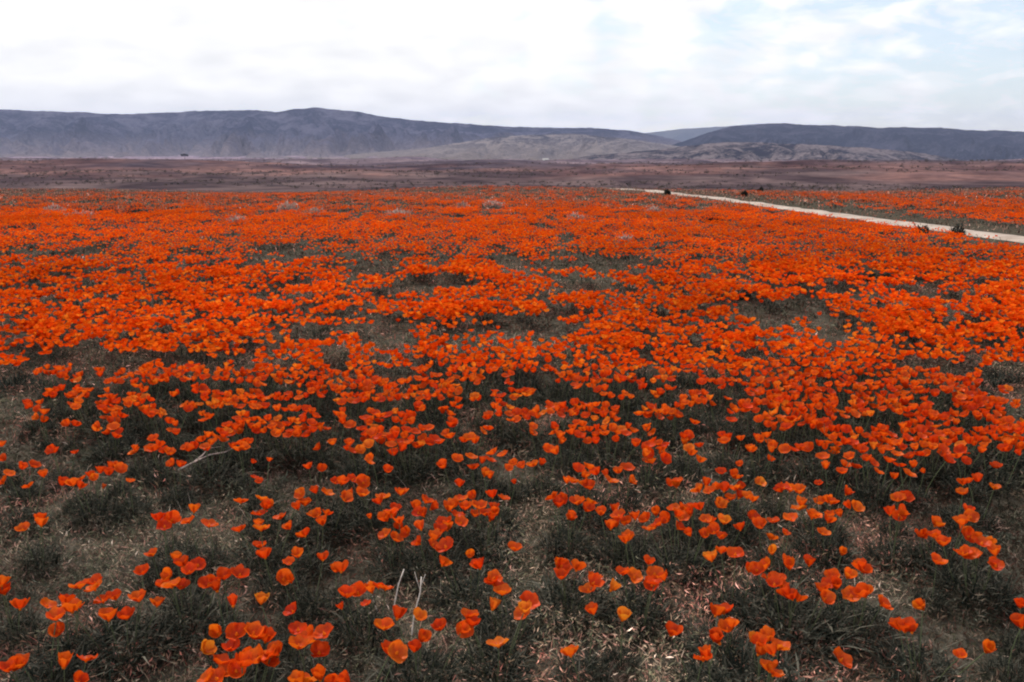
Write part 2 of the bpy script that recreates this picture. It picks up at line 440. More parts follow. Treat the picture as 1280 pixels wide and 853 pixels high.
def centre_mesh():
    V = []; T = []
    prof = [(0.0, -0.006), (0.0035, -0.004), (0.0055, 0.0), (0.0052, 0.003), (0.0024, 0.004), (0.002, 0.011), (0.0, 0.012)]
    for r, z in prof:
        for a in range(6): V.append((r * math.cos(a * PI / 3), r * math.sin(a * PI / 3), z))
    for i in range(len(prof) - 1):
        for a in range(6):
            p, q = i * 6 + a, i * 6 + (a + 1) % 6
            T += [(p, q, q + 6), (p, q + 6, p + 6)]
    return mesh_np("flower_centre", V, T, None, [M_eye])
ME_CENTRE = centre_mesh()
def whole_flower_arrays(R, Hc, nt, na, amax=1.02, petals=4):
    VV = []; TT = []; KK = []; n = 0
    for q in range(petals):
        V, T, K = petal_arrays(R * (1 if q % 2 else 0.93), Hc * (1 if q % 2 else 1.06), nt, na, amax, 0.08, q * 1.7)
        c, s = math.cos(q * 2 * PI / petals), math.sin(q * 2 * PI / petals)
        V = np.stack([V[:, 0] * c - V[:, 1] * s, V[:, 0] * s + V[:, 1] * c, V[:, 2]], 1)
        VV.append(V); TT.append(T + n); KK.append(K); n += len(V)
    return np.concatenate(VV), np.concatenate(TT), np.concatenate(KK)
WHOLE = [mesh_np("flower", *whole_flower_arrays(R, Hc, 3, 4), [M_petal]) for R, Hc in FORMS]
def stem_mesh(bend):
    V = []; T = []
    for i in range(6):
        t = i / 5
        for a in range(4):
            V.append((0.0017 * math.cos(a * PI / 2) + bend * math.sin(t * PI), 0.0017 * math.sin(a * PI / 2), t))
    for i in range(5):
        for a in range(4):
            p, q = i * 4 + a, i * 4 + (a + 1) % 4
            T += [(p, q, q + 4), (p, q + 4, p + 4)]
    return mesh_np("stem", V, T, np.tile((0.13, 0.155, 0.085), (len(V), 1)), [M_leaf])
STEMS = [stem_mesh(b) for b in (0.0, 0.008, 0.014)]
def foliage_arrays(n, rad, hgt, seed):
    """a mound of finely cut leaves: thin leaf stalks and a cloud of small leaf tips over them"""
    r = np.random.default_rng(seed)
    base = np.array((0.012, 0.017, 0.014)); alt = np.array((0.155, 0.145, 0.115))
    k = n // 4
    az = r.uniform(0, 2 * PI, k); rr = rad * np.sqrt(r.random(k)) * 0.7
    c = base + (alt - base) * r.random((k, 1)) ** 2
    A = blades(rr * np.cos(az), rr * np.sin(az), r.uniform(0, 0.3, k) * hgt, hgt * r.uniform(0.4, 0.8, k), r.uniform(0.003, 0.006, k), az + r.normal(0, 0.9, k), r.uniform(0.1, 1.2, k), c.astype(np.float32), 0.5)
    az = r.uniform(0, 2 * PI, n); q = r.random(n) ** 0.6 * (0.55 + 1.0 * fbm(az * 1.5 + seed, az * 0 + 3, 2))
    rr = rad * q
    z = hgt * np.clip(1 - q ** 1.6, 0.06, 1) * (0.25 + 0.75 * r.random(n) ** 0.7) * 0.9
    c = base + (alt - base) * r.random((n, 1)) ** 2.2
    B = flakes(rr * np.cos(az), rr * np.sin(az), z, r.uniform(0.007, 0.018, n), c.astype(np.float32), 0.32)
    return np.concatenate([A[0], B[0]]), np.concatenate([A[1], B[1] + len(A[0])]), np.concatenate([A[2], B[2]])
LEAVES = []
for k in range(6):
    V, T, C = foliage_arrays(900, 0.15, 0.175, 50 + k)
    LEAVES.append(mesh_np("foliage", V, T, C, [M_leaf]))

NEAR = """-459,2213,201 -525,2305,143 -544,2239,201 -366,2377,198 -334,2301,247 -597,2275,170 -593,2215,199;
-1264,2354,191 -1242,2260,175 -1281,2264,225;
-779,2235,230 -755,2215,259 -754,2358,186 -734,2372,173 -721,2373,196 -832,2227,209 -837,2332,170 -856,2240,201 -797,2402,169 -708,2402,183 -866,2350,182;
966,2334,204;
752,2312,183 763,2319,232 744,2251,207 741,2392,189 755,2400,203 756,2434,202 813,2426,188 748,2492,177y 797,2486,181;
-1457,2352,181 -1468,2333,175 -1461,2296,193 -1433,2523,234 -1430,2527,191;
581,2361,194 563,2336,204 485,2435,230 627,2474,188 642,2465,183;
-630,2428,205 -591,2432,168 -630,2345,239 -628,2484,182 -579,2465,214;
-920,2377,209y -860,2435,178 -860,2497,195 -948,2582,150 -802,2473,207 -776,2468,200;
1345,2384,186s 1450,2432,175L 1235,2468,219 1327,2597,230 1222,2487,213 1227,2533,193;
177,2395,183 263,2587,219;
-289,2477,259y -284,2461,195 -296,2407,191 -229,2543,187 -367,2563,214 -400,2504,211 -159,2489,207;
1573,2471,236;
-41,2418,202y 38,2526,258y -131,2538,204 -148,2533,193 37,2588,211 -137,2573,209;
-771,2492,173 -709,2608,214 -693,2591,156 -845,2713,189y;
352,2558,212y;
692,2561,172 668,2636,185 701,2657,184 698,2540,198 703,2717,151;
1695,2683,190;
-1290,2566,208 -1234,2569,211 -1216,2628,243 -1381,2722,189 -1208,2738,166 -1410,2576,231 -1271,2796,257 -1410,2732,230;
-1519,2629,223 -1479,2735,154 -1464,2644,220 -1447,2708,249;
-478,2640,222s -526,2759,201 -555,2715,213 -561,2649,203s -442,2821,185 -468,2840,181 -498,2870,150;
-1693,2768,140 -1741,2769,196 -1749,2772,225;
54,2669,215 -33,2763,197 -66,2725,161y -49,2826,182 -67,2815,209 -63,2830,222;
-1382,2811,154 -1481,2880,177;
938,2738,202 911,2807,208 945,2717,202 965,2720,195 947,2842,180 942,2890,183 862,2859,239 1058,2734,193 1075,2796,188;
-915,2641,217 -949,2826,232 -1013,2776,202 -1003,2824,225;
1231,2803,178 1248,2717,180 1191,2720,211 1167,2774,183 1251,2898,216 1251,2910,216 1199,2898,192 1128,2811,195 1107,2820,201;
-1152,2807,197 -1129,2843,237 -1148,2731,240 -1196,2840,228 -1217,2848,182 -1076,2873,175 -1039,2839,192;
480,2775,223 479,2718,257 539,2869,198 441,2928,178 346,2831,177y 400,2927,191 519,2954,178;
271,2851,165 282,2829,202 232,2928,207 301,2969,149 175,2887,195 178,2938,218 191,2989,172 170,2973,196;
-616,2926,202 -661,3049,144;
-820,2904,181 -774,2839,204 -687,2961,231 -832,3039,182s;
1008,2980,199 1011,2957,198 974,3057,212y 953,2988,140 1082,2962,209 924,2968,193;
1182,2991,144 1258,3110,185;
-1165,3016,182 -1202,2970,203 -1269,3076,174;
1574,3016,193;
720,2939,239y 786,3066,211 813,2966,248 869,2982,176;
-116,2958,200 -155,3053,211s 10,3042,233 -247,3056,238 -259,3031,177;
1777,3015,187 1809,3051,210 1740,3073,194 1780,3098,233 1775,2985,196 1690,3030,221 1800,3161,211 1671,3023,222 1789,3213,211 1657,3143,208;
504,3006,195 436,3138,221 454,3188,210;
-913,3015,215 -813,3099,179 -974,3186,252;
-1360,3085,192 -1404,3322,206;
-301,3196,207 -306,3138,209 -357,3168,202 -363,3280,214 -295,3315,185 -419,3290,196 -266,3376,171;
1805,3273,197 1774,3234,254 1746,3389,184 1676,3255,193 1662,3314,171 1648,3319,171 1916,3295,140;
-1012,3278,230 -1011,3274,141 -1107,3328,186 -970,3447,193 -906,3348,189;
693,3186,229 762,3250,195 629,3311,240 790,3205,232 674,3375,232 593,3290,231 788,3342,227 830,3252,188 693,3430,154 546,3266,218;
1044,3307,162 1111,3276,260 1079,3241,211s 1016,3369,186 1087,3427,184;
-466,3264,177 -491,3180,231 -449,3276,243 -452,3371,179 -497,3386,239 -519,3415,197;
-1874,3272,233 -1932,3372,206 -1963,3294,206;
-834,3302,176 -800,3411,223 -772,3354,204;
-1208,3275,231 -1311,3337,221;
428,3373,190 394,3280,217 441,3394,224 465,3399,186 496,3309,247 380,3519,180;
1257,3316,179 1268,3453,200 1265,3473,182 1356,3400,222 1342,3490,158;
-1378,3333,231 -1430,3392,213 -1336,3462,215 -1450,3372,215;
848,3292,236y 922,3313,198 835,3464,165 789,3455,230 871,3485,231 749,3447,209;
1586,3345,232 1566,3329,256 1590,3466,201;
552,3382,211 606,3470,199 442,3543,183;
1921,3471,211 1902,3412,211;
-109,3433,214 -64,3429,216 -76,3460,228 -90,3362,219 -140,3491,222 -159,3517,174 -211,3395,193 -200,3519,205;
-496,3505,210 -493,3430,203 -594,3455,190s -421,3610,169;
-270,3521,198 -280,3406,183 -233,3489,185 -346,3520,204 -371,3470,193 -369,3519,236 -392,3457,211 -254,3623,176 -222,3610,213;
249,3404,208 230,3380,220 276,3472,248 201,3567,198 318,3548,187 178,3597,224;
-1055,3570,193 -1098,3585,153 -1064,3559,189 -1114,3672,189 -932,3657,221 -930,3589,177 -1202,3660,179;
740,3575,176 703,3585,178 720,3474,185 784,3562,200 825,3655,235 858,3588,260;
-860,3564,155 -909,3627,181 -811,3611,142 -879,3718,204 -839,3757,183 -728,3592,220;
1022,3511,245 1017,3478,180 1041,3662,200 914,3586,203 973,3681,186 1018,3712,181;
1403,3635,185 1370,3553,153 1361,3686,255s 1409,3684,172 1387,3721,151 1470,3589,183 1275,3677,220 1256,3592,195 1490,3578,181 1245,3574,183 1496,3709,199;
1687,3613,212 1745,3672,196;
-587,3759,163 -587,3673,170 -500,3721,194 -682,3734,185 -682,3816,215 -724,3726,182;
350,3640,183 358,3804,192 341,3823,199 223,3646,193 252,3819,213 455,3833,215;
-86,3657,206 -37,3683,188 -171,3667,204 -128,3862,232 14,3825,209s;
1992,3660,220 2093,3854,194;
1249,3842,165 1278,3814,175 1240,3778,202 1157,3880,189y;
2155,3707,228 2167,3945,168;
1015,3812,245 1001,3725,215 1051,3817,187 953,3728,207 943,3839,179 1044,3871,215 887,3797,208;
739,3923,162 765,3832,216 760,3830,189;
-2262,3691,260 -2212,3797,202 -2152,3823,243;
-1946,3736,220 -2002,3785,215 -1945,3877,209 -1908,3871,170s -1908,3937,209 -1961,3967,208;
-2135,3937,157 -2045,3945,182 -2037,4024,167;
-825,3879,192 -790,3847,197 -744,3877,206 -680,3968,259;
-245,3882,175 -323,3988,229 -105,3952,186;
-1751,3806,225s -1860,3963,223;
506,3943,217 551,3881,198 556,4028,208 446,3927,209;
399,3909,222 371,4034,206 341,3985,181 310,3931,235 288,3975,157;
-1230,3967,185s -1194,3931,176s -1206,4143,209s;
-2391,3953,206 -2362,4114,190 -2440,4140,169;
-981,4030,210 -932,4077,184;
-1950,4114,175 -1985,4116,177;
2255,4021,147 2288,4212,181 2271,4263,186;
999,3979,204 938,4183,191 1127,4116,195s;
1796,3907,202 1732,3945,220 1892,3977,198 1845,4090,222 1752,4126,217 1662,4033,213 1722,4126,260;
1564,3948,215 1547,4113,178 1650,4077,247;
-20,3972,221 53,4102,189 13,4187,175 -111,4175,200;
-1634,4105,193 -1643,4045,223;
-597,3976,212 -689,4105,231;
1962,4075,199 1961,3961,211s 1932,4158,177 1909,4149,238 2079,3998,260;
-2590,4273,171;
-151,4140,198 -192,4149,166 -205,4149,224 -93,4309,193 -43,4234,210 -278,4216,187;
109,4184,168 140,4086,209 180,4246,228 228,4220,222;
654,4209,252 647,4111,243 681,4233,174 703,4204,227 706,4210,174 765,4201,199 704,4312,230;
2543,4184,227 2463,4246,140 2579,4386,183 2438,4330,219;
-1294,4160,194s -1401,4298,213 -1394,4324,213;
-2324,4240,232 -2275,4356,179s -2418,4416,162;
-1759,4292,194 -1829,4411,167 -1856,4340,199 -1889,4383,191;
1220,4278,222 1302,4405,225 1270,4469,152 1337,4307,201 1341,4356,140;
1797,4164,190 1825,4340,228 1863,4317,215y 1791,4363,200 1761,4356,231 1682,4218,157 1912,4311,192 1725,4369,225 1869,4376,230;
1533,4313,215 1577,4242,193 1617,4415,202 1469,4277,224 1451,4328,205 1693,4378,186 1693,4382,217;
1982,4291,248 2054,4261,231 2017,4230,197 1945,4344,204 2109,4337,176 1969,4407,220 2008,4427,199 2052,4422,180 2082,4439,228 2152,4337,176;
921,4359,202y 914,4274,197 993,4443,187 805,4403,202 774,4336,206 927,4511,177;
-1979,4399,182 -1982,4397,169 -1902,4458,220 -1914,4532,156;
2353,4319,245 2386,4261,216 2343,4370,189 2371,4414,202y 2400,4442,150 2285,4405,207 2408,4473,216 2239,4341,182 2389,4506,196;
786,4483,144 749,4449,207 775,4420,208;
-2737,4497,173;
-571,4389,188 -508,4434,186 -530,4323,244 -524,4443,221 -578,4348,195 -482,4447,191y -609,4392,254 -434,4403,213 -626,4340,226 -628,4442,142 -574,4519,214;
-849,4365,223 -861,4411,179 -824,4327,197 -788,4346,199y -740,4355,219y -699,4434,241 -747,4534,228;
-1571,4367,222 -1570,4288,234 -1644,4336,221 -1531,4433,222 -1620,4435,169 -1519,4437,245 -1667,4295,214 -1698,4370,202 -1492,4486,165 -1532,4518,246y;
2217,4317,215 2171,4334,210 2158,4407,197 2159,4430,245 2257,4472,193 2221,4518,193;
2619,4432,168 2619,4426,206 2656,4384,199 2695,4491,191 2702,4483,144 2644,4526,194 2651,4539,248 2579,4475,216 2733,4494,203 2640,4552,223 2622,4580,214;
1414,4335,206 1406,4495,166 1370,4510,219 1480,4545,258 1401,4567,166;
1148,4590,198 1143,4514,186 1187,4603,183 1239,4544,193;
1704,4514,185 1694,4530,145 1719,4471,140 1714,4448,231 1733,4613,189 1791,4573,197 1813,4565,239 1735,4685,249;
546,4347,251 653,4426,196 450,4487,192 505,4551,220 541,4583,239;
-667,4589,172 -613,4624,152 -642,4640,208 -643,4520,140 -694,4635,186 -712,4573,231 -699,4521,181 -589,4666,201 -767,4610,182;
952,4561,209 961,4567,182 924,4537,203;
1323,4545,202;
2499,4509,197 2478,4489,181 2419,4540,229 2445,4642,213 2556,4588,207 2577,4584,168 2370,4529,207 2356,4551,221 2375,4635,162y;
-199,4464,201 -218,4374,250 -330,4522,212 -163,4590,226;
-391,4451,203 -407,4391,242 -474,4549,189 -357,4612,205 -497,4593,233;
-960,4497,183 -1045,4558,140 -1084,4577,229 -936,4713,237;
1950,4511,215 1988,4509,229 1969,4498,169 1970,4490,202 2014,4604,232 2051,4553,214 1867,4562,194y 1974,4689,165 2013,4681,201 1932,4693,190 1867,4636,189;
256,4480,194 250,4453,232 236,4590,220 325,4528,232 348,4477,234 386,4516,213 111,4553,260;
-1406,4486,193 -1437,4461,201 -1519,4607,235 -1537,4605,205 -1426,4698,191 -1560,4624,244;
454,4575,194 411,4511,190 467,4606,232 433,4695,198 403,4722,191;
-1623,4590,171 -1671,4616,186 -1670,4705,164 -1711,4642,156 -1651,4770,165 -1542,4749,166 -1546,4770,217 -1522,4749,199;
2318,4611,186 2311,4546,222 2255,4566,211 2228,4577,230 2215,4600,169 2254,4720,177 2295,4740,235 2226,4717,218;
762,4769,176 797,4746,169;
2642,4615,229 2671,4731,189 2601,4739,162 2717,4625,187 2649,4782,170 2721,4760,222 2772,4619,172y 2785,4713,183 2720,4832,218;
106,4659,195 228,4781,189;
-267,4614,161 -318,4766,215 -348,4754,206 -134,4728,198;
2153,4646,202 2131,4585,248 2093,4696,199;
-1125,4637,188 -1155,4578,208 -1114,4674,245 -1196,4691,211 -1229,4627,191 -1227,4671,198 -1152,4746,199 -1122,4764,200 -1171,4774,234 -1259,4588,223 -1078,4748,183;
-832,4672,213 -791,4617,197 -810,4618,161 -823,4740,254 -782,4774,189y -917,4777,204;
644,4702,211 586,4684,186 627,4621,200 626,4788,177y 685,4761,173 521,4715,199 550,4809,218y 757,4715,219;
-2199,4718,185 -2190,4634,181 -2244,4748,202 -2297,4691,219 -2282,4766,162 -2334,4720,193y -2278,4845,238;
-1877,4706,177 -1961,4842,153 -1940,4871,176 -1778,4865,209;
2806,4689,201 2848,4699,209 2810,4633,203 2812,4776,226 2857,4760,207 2858,4829,179 2819,4861,188;
1777,4686,198 1745,4693,189 1823,4796,230 1823,4695,196 1737,4818,200 1707,4853,195 1671,4701,213 1683,4885,178 1795,4928,143;
-1343,4729,203 -1307,4650,195 -1277,4760,210 -1382,4713,186 -1257,4814,213 -1411,4712,212 -1223,4812,208y -1390,4828,221 -1343,4880,172;
-465,4698,209 -552,4747,173 -344,4838,211 -575,4874,191;
1474,4642,227 1483,4778,177 1445,4769,206 1491,4805,198 1558,4789,219;
-2493,4807,198 -2605,4940,164;
375,4866,190 347,4759,190 405,4824,193 339,4961,212 283,4969,211 491,4799,148;
2415,4863,216 2419,4880,153 2417,4794,191 2419,4938,216 2370,4935,143 2448,4959,162 2522,4864,182 2309,4852,201 2337,4967,202 2522,4936,194 2549,4852,190;
-1502,4802,207 -1443,4833,214 -1483,4790,186 -1431,4883,182 -1509,4928,192 -1573,4912,226y -1565,4933,192 -1383,4898,183 -1360,4924,197y;
-1093,4796,196 -1128,4811,248 -1060,4801,177 -1010,4972,195 -1043,5010,203;
2257,4799,163 2288,4980,220 2333,4988,231;
-612,4886,206 -631,4821,200 -678,4868,202 -633,4808,248 -612,4958,217 -582,4966,203 -772,4926,213 -734,5002,198;
-786,4975,172 -815,5005,213 -807,4901,201 -851,4930,169 -848,5054,203;
-2739,4944,227 -2753,4942,180 -2747,4901,215;
-2290,4928,183 -2260,4884,225 -2300,4847,210 -2334,5001,239;
1626,4897,205 1615,4856,180 1609,4926,231 1640,4831,225 1688,4951,250 1704,4954,229 1552,4877,223 1557,4964,232y 1732,4964,195 1592,5015,159y 1519,4948,191;
2573,4955,186 2590,5032,184 2530,5036,166 2561,4934,231 2505,5036,194 2647,5019,194 2666,4957,214 2445,5072,180;
1058,4905,181 966,4977,260 955,4919,219 963,5055,197 950,5037,166;
120,5025,204 149,5003,185 69,5022,186 104,4922,205 158,4986,230 30,4970,183 186,4947,230y 30,5073,193 -9,4968,179 224,5011,216 -16,5064,188;
-2056,4945,206 -2028,4983,161 -2023,4868,255y -2088,4924,235 -2084,4875,230 -1933,5052,222;
2970,4899,183y 2912,5029,186 2896,5039,222 2912,5109,143 2906,5128,223;
2062,4984,208 2080,4900,228y 2051,5067,189 1956,4927,239 2134,5108,189 1943,4940,209;
1473,4954,201 1434,4888,205 1395,5021,247 1385,5030,219 1471,5086,200 1289,4953,183 1351,5097,196;
2804,5026,218 2775,4955,207 2817,4918,234 2772,5016,172 2752,5011,195 2792,5118,213;
605,4952,183 579,4909,214 536,4932,212 621,5028,204 619,5054,223 483,4956,185y 562,5092,230 548,5111,192 506,5093,193 468,5075,239 440,5025,187;
1844,4915,170 1778,5024,239 1816,5071,157 1857,5079,227 1895,5088,229 1904,5083,179 1823,5149,172;
-142,4952,196 -63,4991,206 -75,5068,212 -103,5119,214 -141,5134,167;
755,5010,205 810,5102,166 840,5103,184 834,5144,209 870,5011,216;
-1201,5052,201 -1228,4987,208 -1290,5120,202 -1325,5105,203;
917,5130,202 920,5068,190 897,5183,140 879,5180,186 993,5272,163;
-1787,4966,193 -1793,5087,248y -1866,5098,175 -1792,5182,221 -1859,5178,217y -1640,5029,173;
-376,5026,200 -410,4995,217 -402,4992,240 -356,5107,229 -311,5045,235 -531,5128,204;
394,5068,191 358,5028,217 312,5048,239 430,5137,234 269,5073,211 403,5209,185 324,5216,167 471,5159,182 234,5121,213 446,5206,183 220,5081,244;
-2467,5110,153 -2454,5143,229 -2465,5146,178 -2442,5165,211 -2454,5059,225 -2389,5156,238 -2382,5119,179 -2393,5066,210 -2491,5276,214 -2385,5265,187 -2317,5188,242y;
-697,5108,185y -589,5258,159 -715,5339,214 -580,5259,189;
1571,5131,165y 1584,5061,232 1641,5101,206 1501,5140,232 1624,5240,214 1485,5186,231 1491,5198,196 1599,5265,176 1661,5239,222 1716,5131,187 1731,5113,227;
-2216,5177,247 -2195,5084,189 -2263,5171,185 -2251,5224,187 -2286,5203,238 -2230,5267,166;
-1556,5064,232 -1547,5137,208 -1577,5148,236 -1572,5034,186 -1515,5192,199 -1652,5167,205 -1607,5218,252 -1699,5182,203;
1940,5213,169 1946,5130,187 1954,5117,225 2009,5162,177 1870,5208,221 2014,5266,213 2078,5171,224y 2083,5187,189 2004,5338,206;
-1391,5174,183 -1423,5135,195 -1343,5353,214;
286,5240,194;
78,5166,168 -17,5181,195y 29,5362,227y;
-2939,5185,206 -2922,5077,224 -2949,5304,194 -3019,5269,193;
2236,5100,208 2173,5190,219 2138,5174,200 2299,5285,218;
1294,5037,209 1405,5161,227 1400,5178,201 1233,5251,201 1180,5196,220 1224,5260,231y;
2401,5054,226 2354,5097,212 2337,5143,217y 2325,5160,238 2463,5202,204 2284,5075,209 2445,5260,202 2341,5254,182 2319,5237,211 2359,5271,233 2458,5269,225;
-1008,5035,205 -1034,5202,221 -937,5183,241 -990,5219,228;
1725,5213,195 1738,5145,162 1694,5248,192y 1727,5309,206 1780,5337,211 1668,5338,219;
2893,5264,196 2848,5193,237 2802,5289,232 2851,5324,214 2792,5215,170 2781,5225,206 2885,5343,172 2939,5266,195 2756,5240,189 2943,5230,175 2815,5367,184;
-2699,5188,213 -2655,5148,204 -2578,5303,185 -2566,5324,234 -2741,5340,182;
1047,5246,175 1056,5334,191 1067,5224,214 1119,5301,177 1146,5262,209 1098,5432,188 1157,5429,178;
-1273,5232,169 -1222,5356,230;
3116,5244,186 3056,5258,209 3093,5195,222 3077,5351,199 3004,5243,195 3046,5382,185 2952,5316,216;
-1775,5295,212 -1791,5337,179y -1790,5219,191 -1850,5255,182 -1747,5348,213 -1763,5373,174y -1845,5377,193 -1890,5240,253 -1723,5415,188 -1917,5291,218 -1653,5263,207;
2522,5222,169 2556,5235,186 2588,5261,199 2550,5384,203 2608,5284,158 2421,5286,198 2458,5409,216 2624,5381,194 2515,5454,183 2429,5424,245;
-2320,5323,191 -2336,5269,191 -2413,5329,197 -2357,5457,195y;
512,5148,221 395,5275,196 577,5353,235;
-1977,5314,164 -1933,5239,203y -1954,5379,243 -2010,5312,175 -1891,5413,202 -2045,5299,185 -1873,5450,217;
1456,5235,216 1501,5356,239 1399,5381,140 1586,5320,196 1584,5338,253;
-238,5265,223 -211,5450,179;
680,5248,238 731,5260,242 623,5439,197 721,5470,211 819,5280,161y;
-89,5220,221 -59,5410,154 -101,5431,214 -66,5449,202 -231,5330,226y;
-1468,5397,194 -1482,5369,223 -1424,5411,193 -1543,5418,202 -1430,5533,178 -1600,5435,174 -1393,5530,196 -1614,5408,197 -1613,5371,162;
-2977,5313,157 -2981,5510,180 -2919,5515,228 -2884,5509,181;
-453,5248,238 -518,5363,210 -346,5346,192 -469,5486,222 -583,5400,198;
-813,5297,218 -845,5233,230 -773,5350,201 -936,5356,192 -795,5408,219 -914,5402,193 -797,5445,256;
1183,5422,194 1226,5446,181 1243,5533,192 1181,5585,175;
-1562,5592,148 -1501,5692,157;
-1096,5492,239 -1067,5390,214 -1115,5423,178y -1049,5514,181 -1014,5575,169 -953,5442,196 -926,5463,211;
-666,5462,184 -691,5366,225 -633,5481,190y -766,5497,194 -587,5447,216 -685,5584,184;
88,5416,218y 10,5504,174 130,5586,184;
1937,5455,190 1950,5393,199 1910,5491,174 2012,5480,155 1933,5534,191 1957,5551,210 1874,5496,227 2006,5568,190 1822,5410,212 1824,5513,211 1810,5461,203;
2151,5356,204 2178,5336,197 2222,5369,232 2252,5417,189 2129,5490,258 2183,5515,210 2232,5497,188 2113,5489,225 2261,5486,238 2085,5482,184 2297,5406,183y;
-1708,5448,206 -1705,5677,163 -1856,5510,190;
2993,5476,199 2955,5481,208 2992,5410,216 2894,5491,205y 2897,5611,191;
-2561,5467,192 -2582,5432,199 -2463,5496,191 -2493,5635,221;
2311,5401,142 2358,5436,154 2249,5536,244 2380,5535,184 2424,5473,247 2360,5610,171 2368,5614,207 2197,5574,240;
-2768,5539,175 -2744,5534,219 -2776,5475,194 -2811,5587,196 -2836,5562,197 -2856,5522,186 -2856,5603,213 -2707,5697,168;
-3014,5619,196 -3051,5571,173 -3107,5709,165;
1705,5487,215 1659,5421,187 1684,5559,177 1589,5460,207 1726,5534,260y 1569,5497,226 1755,5425,207 1729,5587,222 1546,5535,216 1768,5555,173 1784,5505,250;
-2148,5380,223 -2160,5509,207 -2047,5527,208 -2074,5597,219;
2662,5352,231 2629,5459,222 2625,5495,237 2745,5415,252 2618,5533,260 2626,5579,225 2648,5594,192 2573,5559,189;
1396,5498,173 1400,5722,227;
926,5447,195 908,5481,211y 938,5414,226 998,5488,239 874,5620,218 939,5649,247y;
-1956,5495,209 -1964,5666,260 -1981,5686,164 -1864,5644,166;
2807,5636,182 2828,5536,205 2752,5627,188 2835,5715,220;
-381,5513,221 -350,5700,176 -422,5746,182;
-858,5504,193 -903,5521,202 -833,5637,181 -776,5598,226 -953,5592,204 -955,5624,246 -775,5669,175 -986,5648,224;
-2430,5549,174 -2400,5506,221 -2424,5643,195 -2356,5717,240;
-1321,5605,185 -1342,5543,176 -1292,5630,204 -1256,5688,161 -1423,5705,200 -1273,5720,218 -1368,5779,184 -1325,5784,197;
3185,5516,213 3278,5624,205y 3271,5667,200 3137,5744,192;
51,5689,168 95,5716,166 135,5715,171 -24,5820,215;
-548,5488,200 -491,5532,187 -494,5615,214 -590,5665,211 -539,5687,211 -570,5687,233 -466,5653,241 -581,5700,247 -629,5674,194 -413,5492,189 -456,5695,166;
2102,5619,189 2078,5687,175 2085,5587,236 2078,5585,170 2016,5636,207 2132,5592,238 2034,5758,197 1976,5717,195 1949,5703,217 2039,5824,205;
568,5544,217 605,5517,227 534,5677,235 518,5674,212;
-112,5606,197 -7,5659,181 -218,5707,230 -16,5742,211;
2448,5587,171 2443,5557,260 2438,5695,191 2395,5698,216 2540,5658,233 2339,5678,226 2499,5748,182 2567,5640,200 2487,5776,200;
2956,5726,190 2996,5696,181 2966,5675,140 2981,5811,195 3024,5689,174 3022,5840,211 3079,5746,201 3079,5800,181 2929,5912,226;
-1161,5656,210 -1138,5617,187 -1193,5639,197 -1205,5696,207 -1055,5640,213 -1145,5801,183 -1100,5808,208 -1029,5710,194 -1126,5818,221 -1232,5788,211 -1042,5807,208;
-1710,5812,194 -1714,5701,223 -1761,5734,147 -1776,5795,213 -1847,5754,141y -1847,5797,221 -1631,5913,191;
1247,5709,159 1271,5709,228 1314,5801,226;
1858,5618,218 1878,5749,218 1772,5636,199y 1920,5767,207 1850,5798,202 1823,5794,241 1763,5761,214 1876,5827,152 1793,5815,222 1719,5669,179 1950,5817,220;
1624,5752,193 1653,5651,186 1674,5767,219 1632,5811,206 1736,5795,178 1621,5841,244 1523,5730,227 1738,5858,193 1599,5884,174;
-667,5711,181 -648,5857,214 -745,5751,214 -724,5855,196 -530,5820,206;
-891,5768,224 -890,5764,197 -920,5749,213 -961,5754,188 -995,5780,232 -836,5931,169 -887,5985,161;
2288,5694,190 2300,5817,214 2365,5793,143 2307,5884,220 2352,5864,193 2278,5938,228;
441,5589,229 422,5712,214 447,5808,225 513,5793,225 483,5818,206;
1077,5704,186 1090,5845,216 1057,5893,211y;
848,5677,195 897,5788,219 872,5851,191 821,5868,196 799,5867,224y 740,5683,251 727,5773,217;
1501,5766,197 1490,5748,240 1433,5759,183 1537,5910,242 1372,5876,198 1431,5955,161;
3145,5799,156 3159,5763,224 3134,5887,185 3177,5905,224 3186,5910,195 3151,5918,206 3100,5904,200 3223,5902,225 3114,5976,140;
-2489,5737,188 -2558,5787,219 -2456,5888,185y -2498,5907,201 -2511,5907,175 -2595,5814,194 -2558,5940,178 -2393,5923,186 -2557,5958,236 -2535,5971,214;
-381,5770,196y -325,5815,222 -415,5887,198 -326,5868,238 -470,5773,181y -432,5960,220 -445,5953,165 -288,5944,187;
2738,5929,187y 2718,5872,153 2723,5857,191 2781,5886,231 2763,6019,212 2817,5861,190 2704,6048,190;
2532,5777,232 2564,5762,228 2622,5781,234 2603,5950,223 2700,5894,180;
563,5777,180 608,5945,179 665,5882,245 671,5807,209 580,5987,213 702,5813,228 633,5990,210;
-2724,5920,191 -2707,5815,202 -2700,5967,203 -2635,5930,213 -2819,5842,247 -2815,5955,174;
-2109,5788,237 -2077,5710,190 -2142,5873,260 -2179,5823,215 -2010,5926,201 -2220,5811,232 -2130,5944,212;
-1291,5859,221 -1288,5790,167 -1361,5834,204 -1205,5894,194y -1387,5885,221 -1277,5997,237 -1233,5996,218 -1425,5874,220 -1275,6026,191;
-1540,5981,161 -1552,5892,188y -1554,6018,198 -1516,6002,185 -1603,5918,170 -1617,5931,218 -1476,6000,161 -1531,6064,194 -1621,6090,177 -1571,6133,210;
2980,5969,187 3015,5964,188 2991,5941,170 2953,6043,149 3050,6065,190 2975,6118,178 3011,6118,157 3110,6070,176 3069,6140,214 3036,6163,198;
-2976,5851,212y -3036,6011,204 -3108,5870,234 -3109,5980,207;
1724,5885,218y 1740,5866,247 1725,6013,209 1676,6051,224 1729,6074,159 1823,6035,169;
-3107,6044,156 -3149,6137,166 -2985,6152,213;
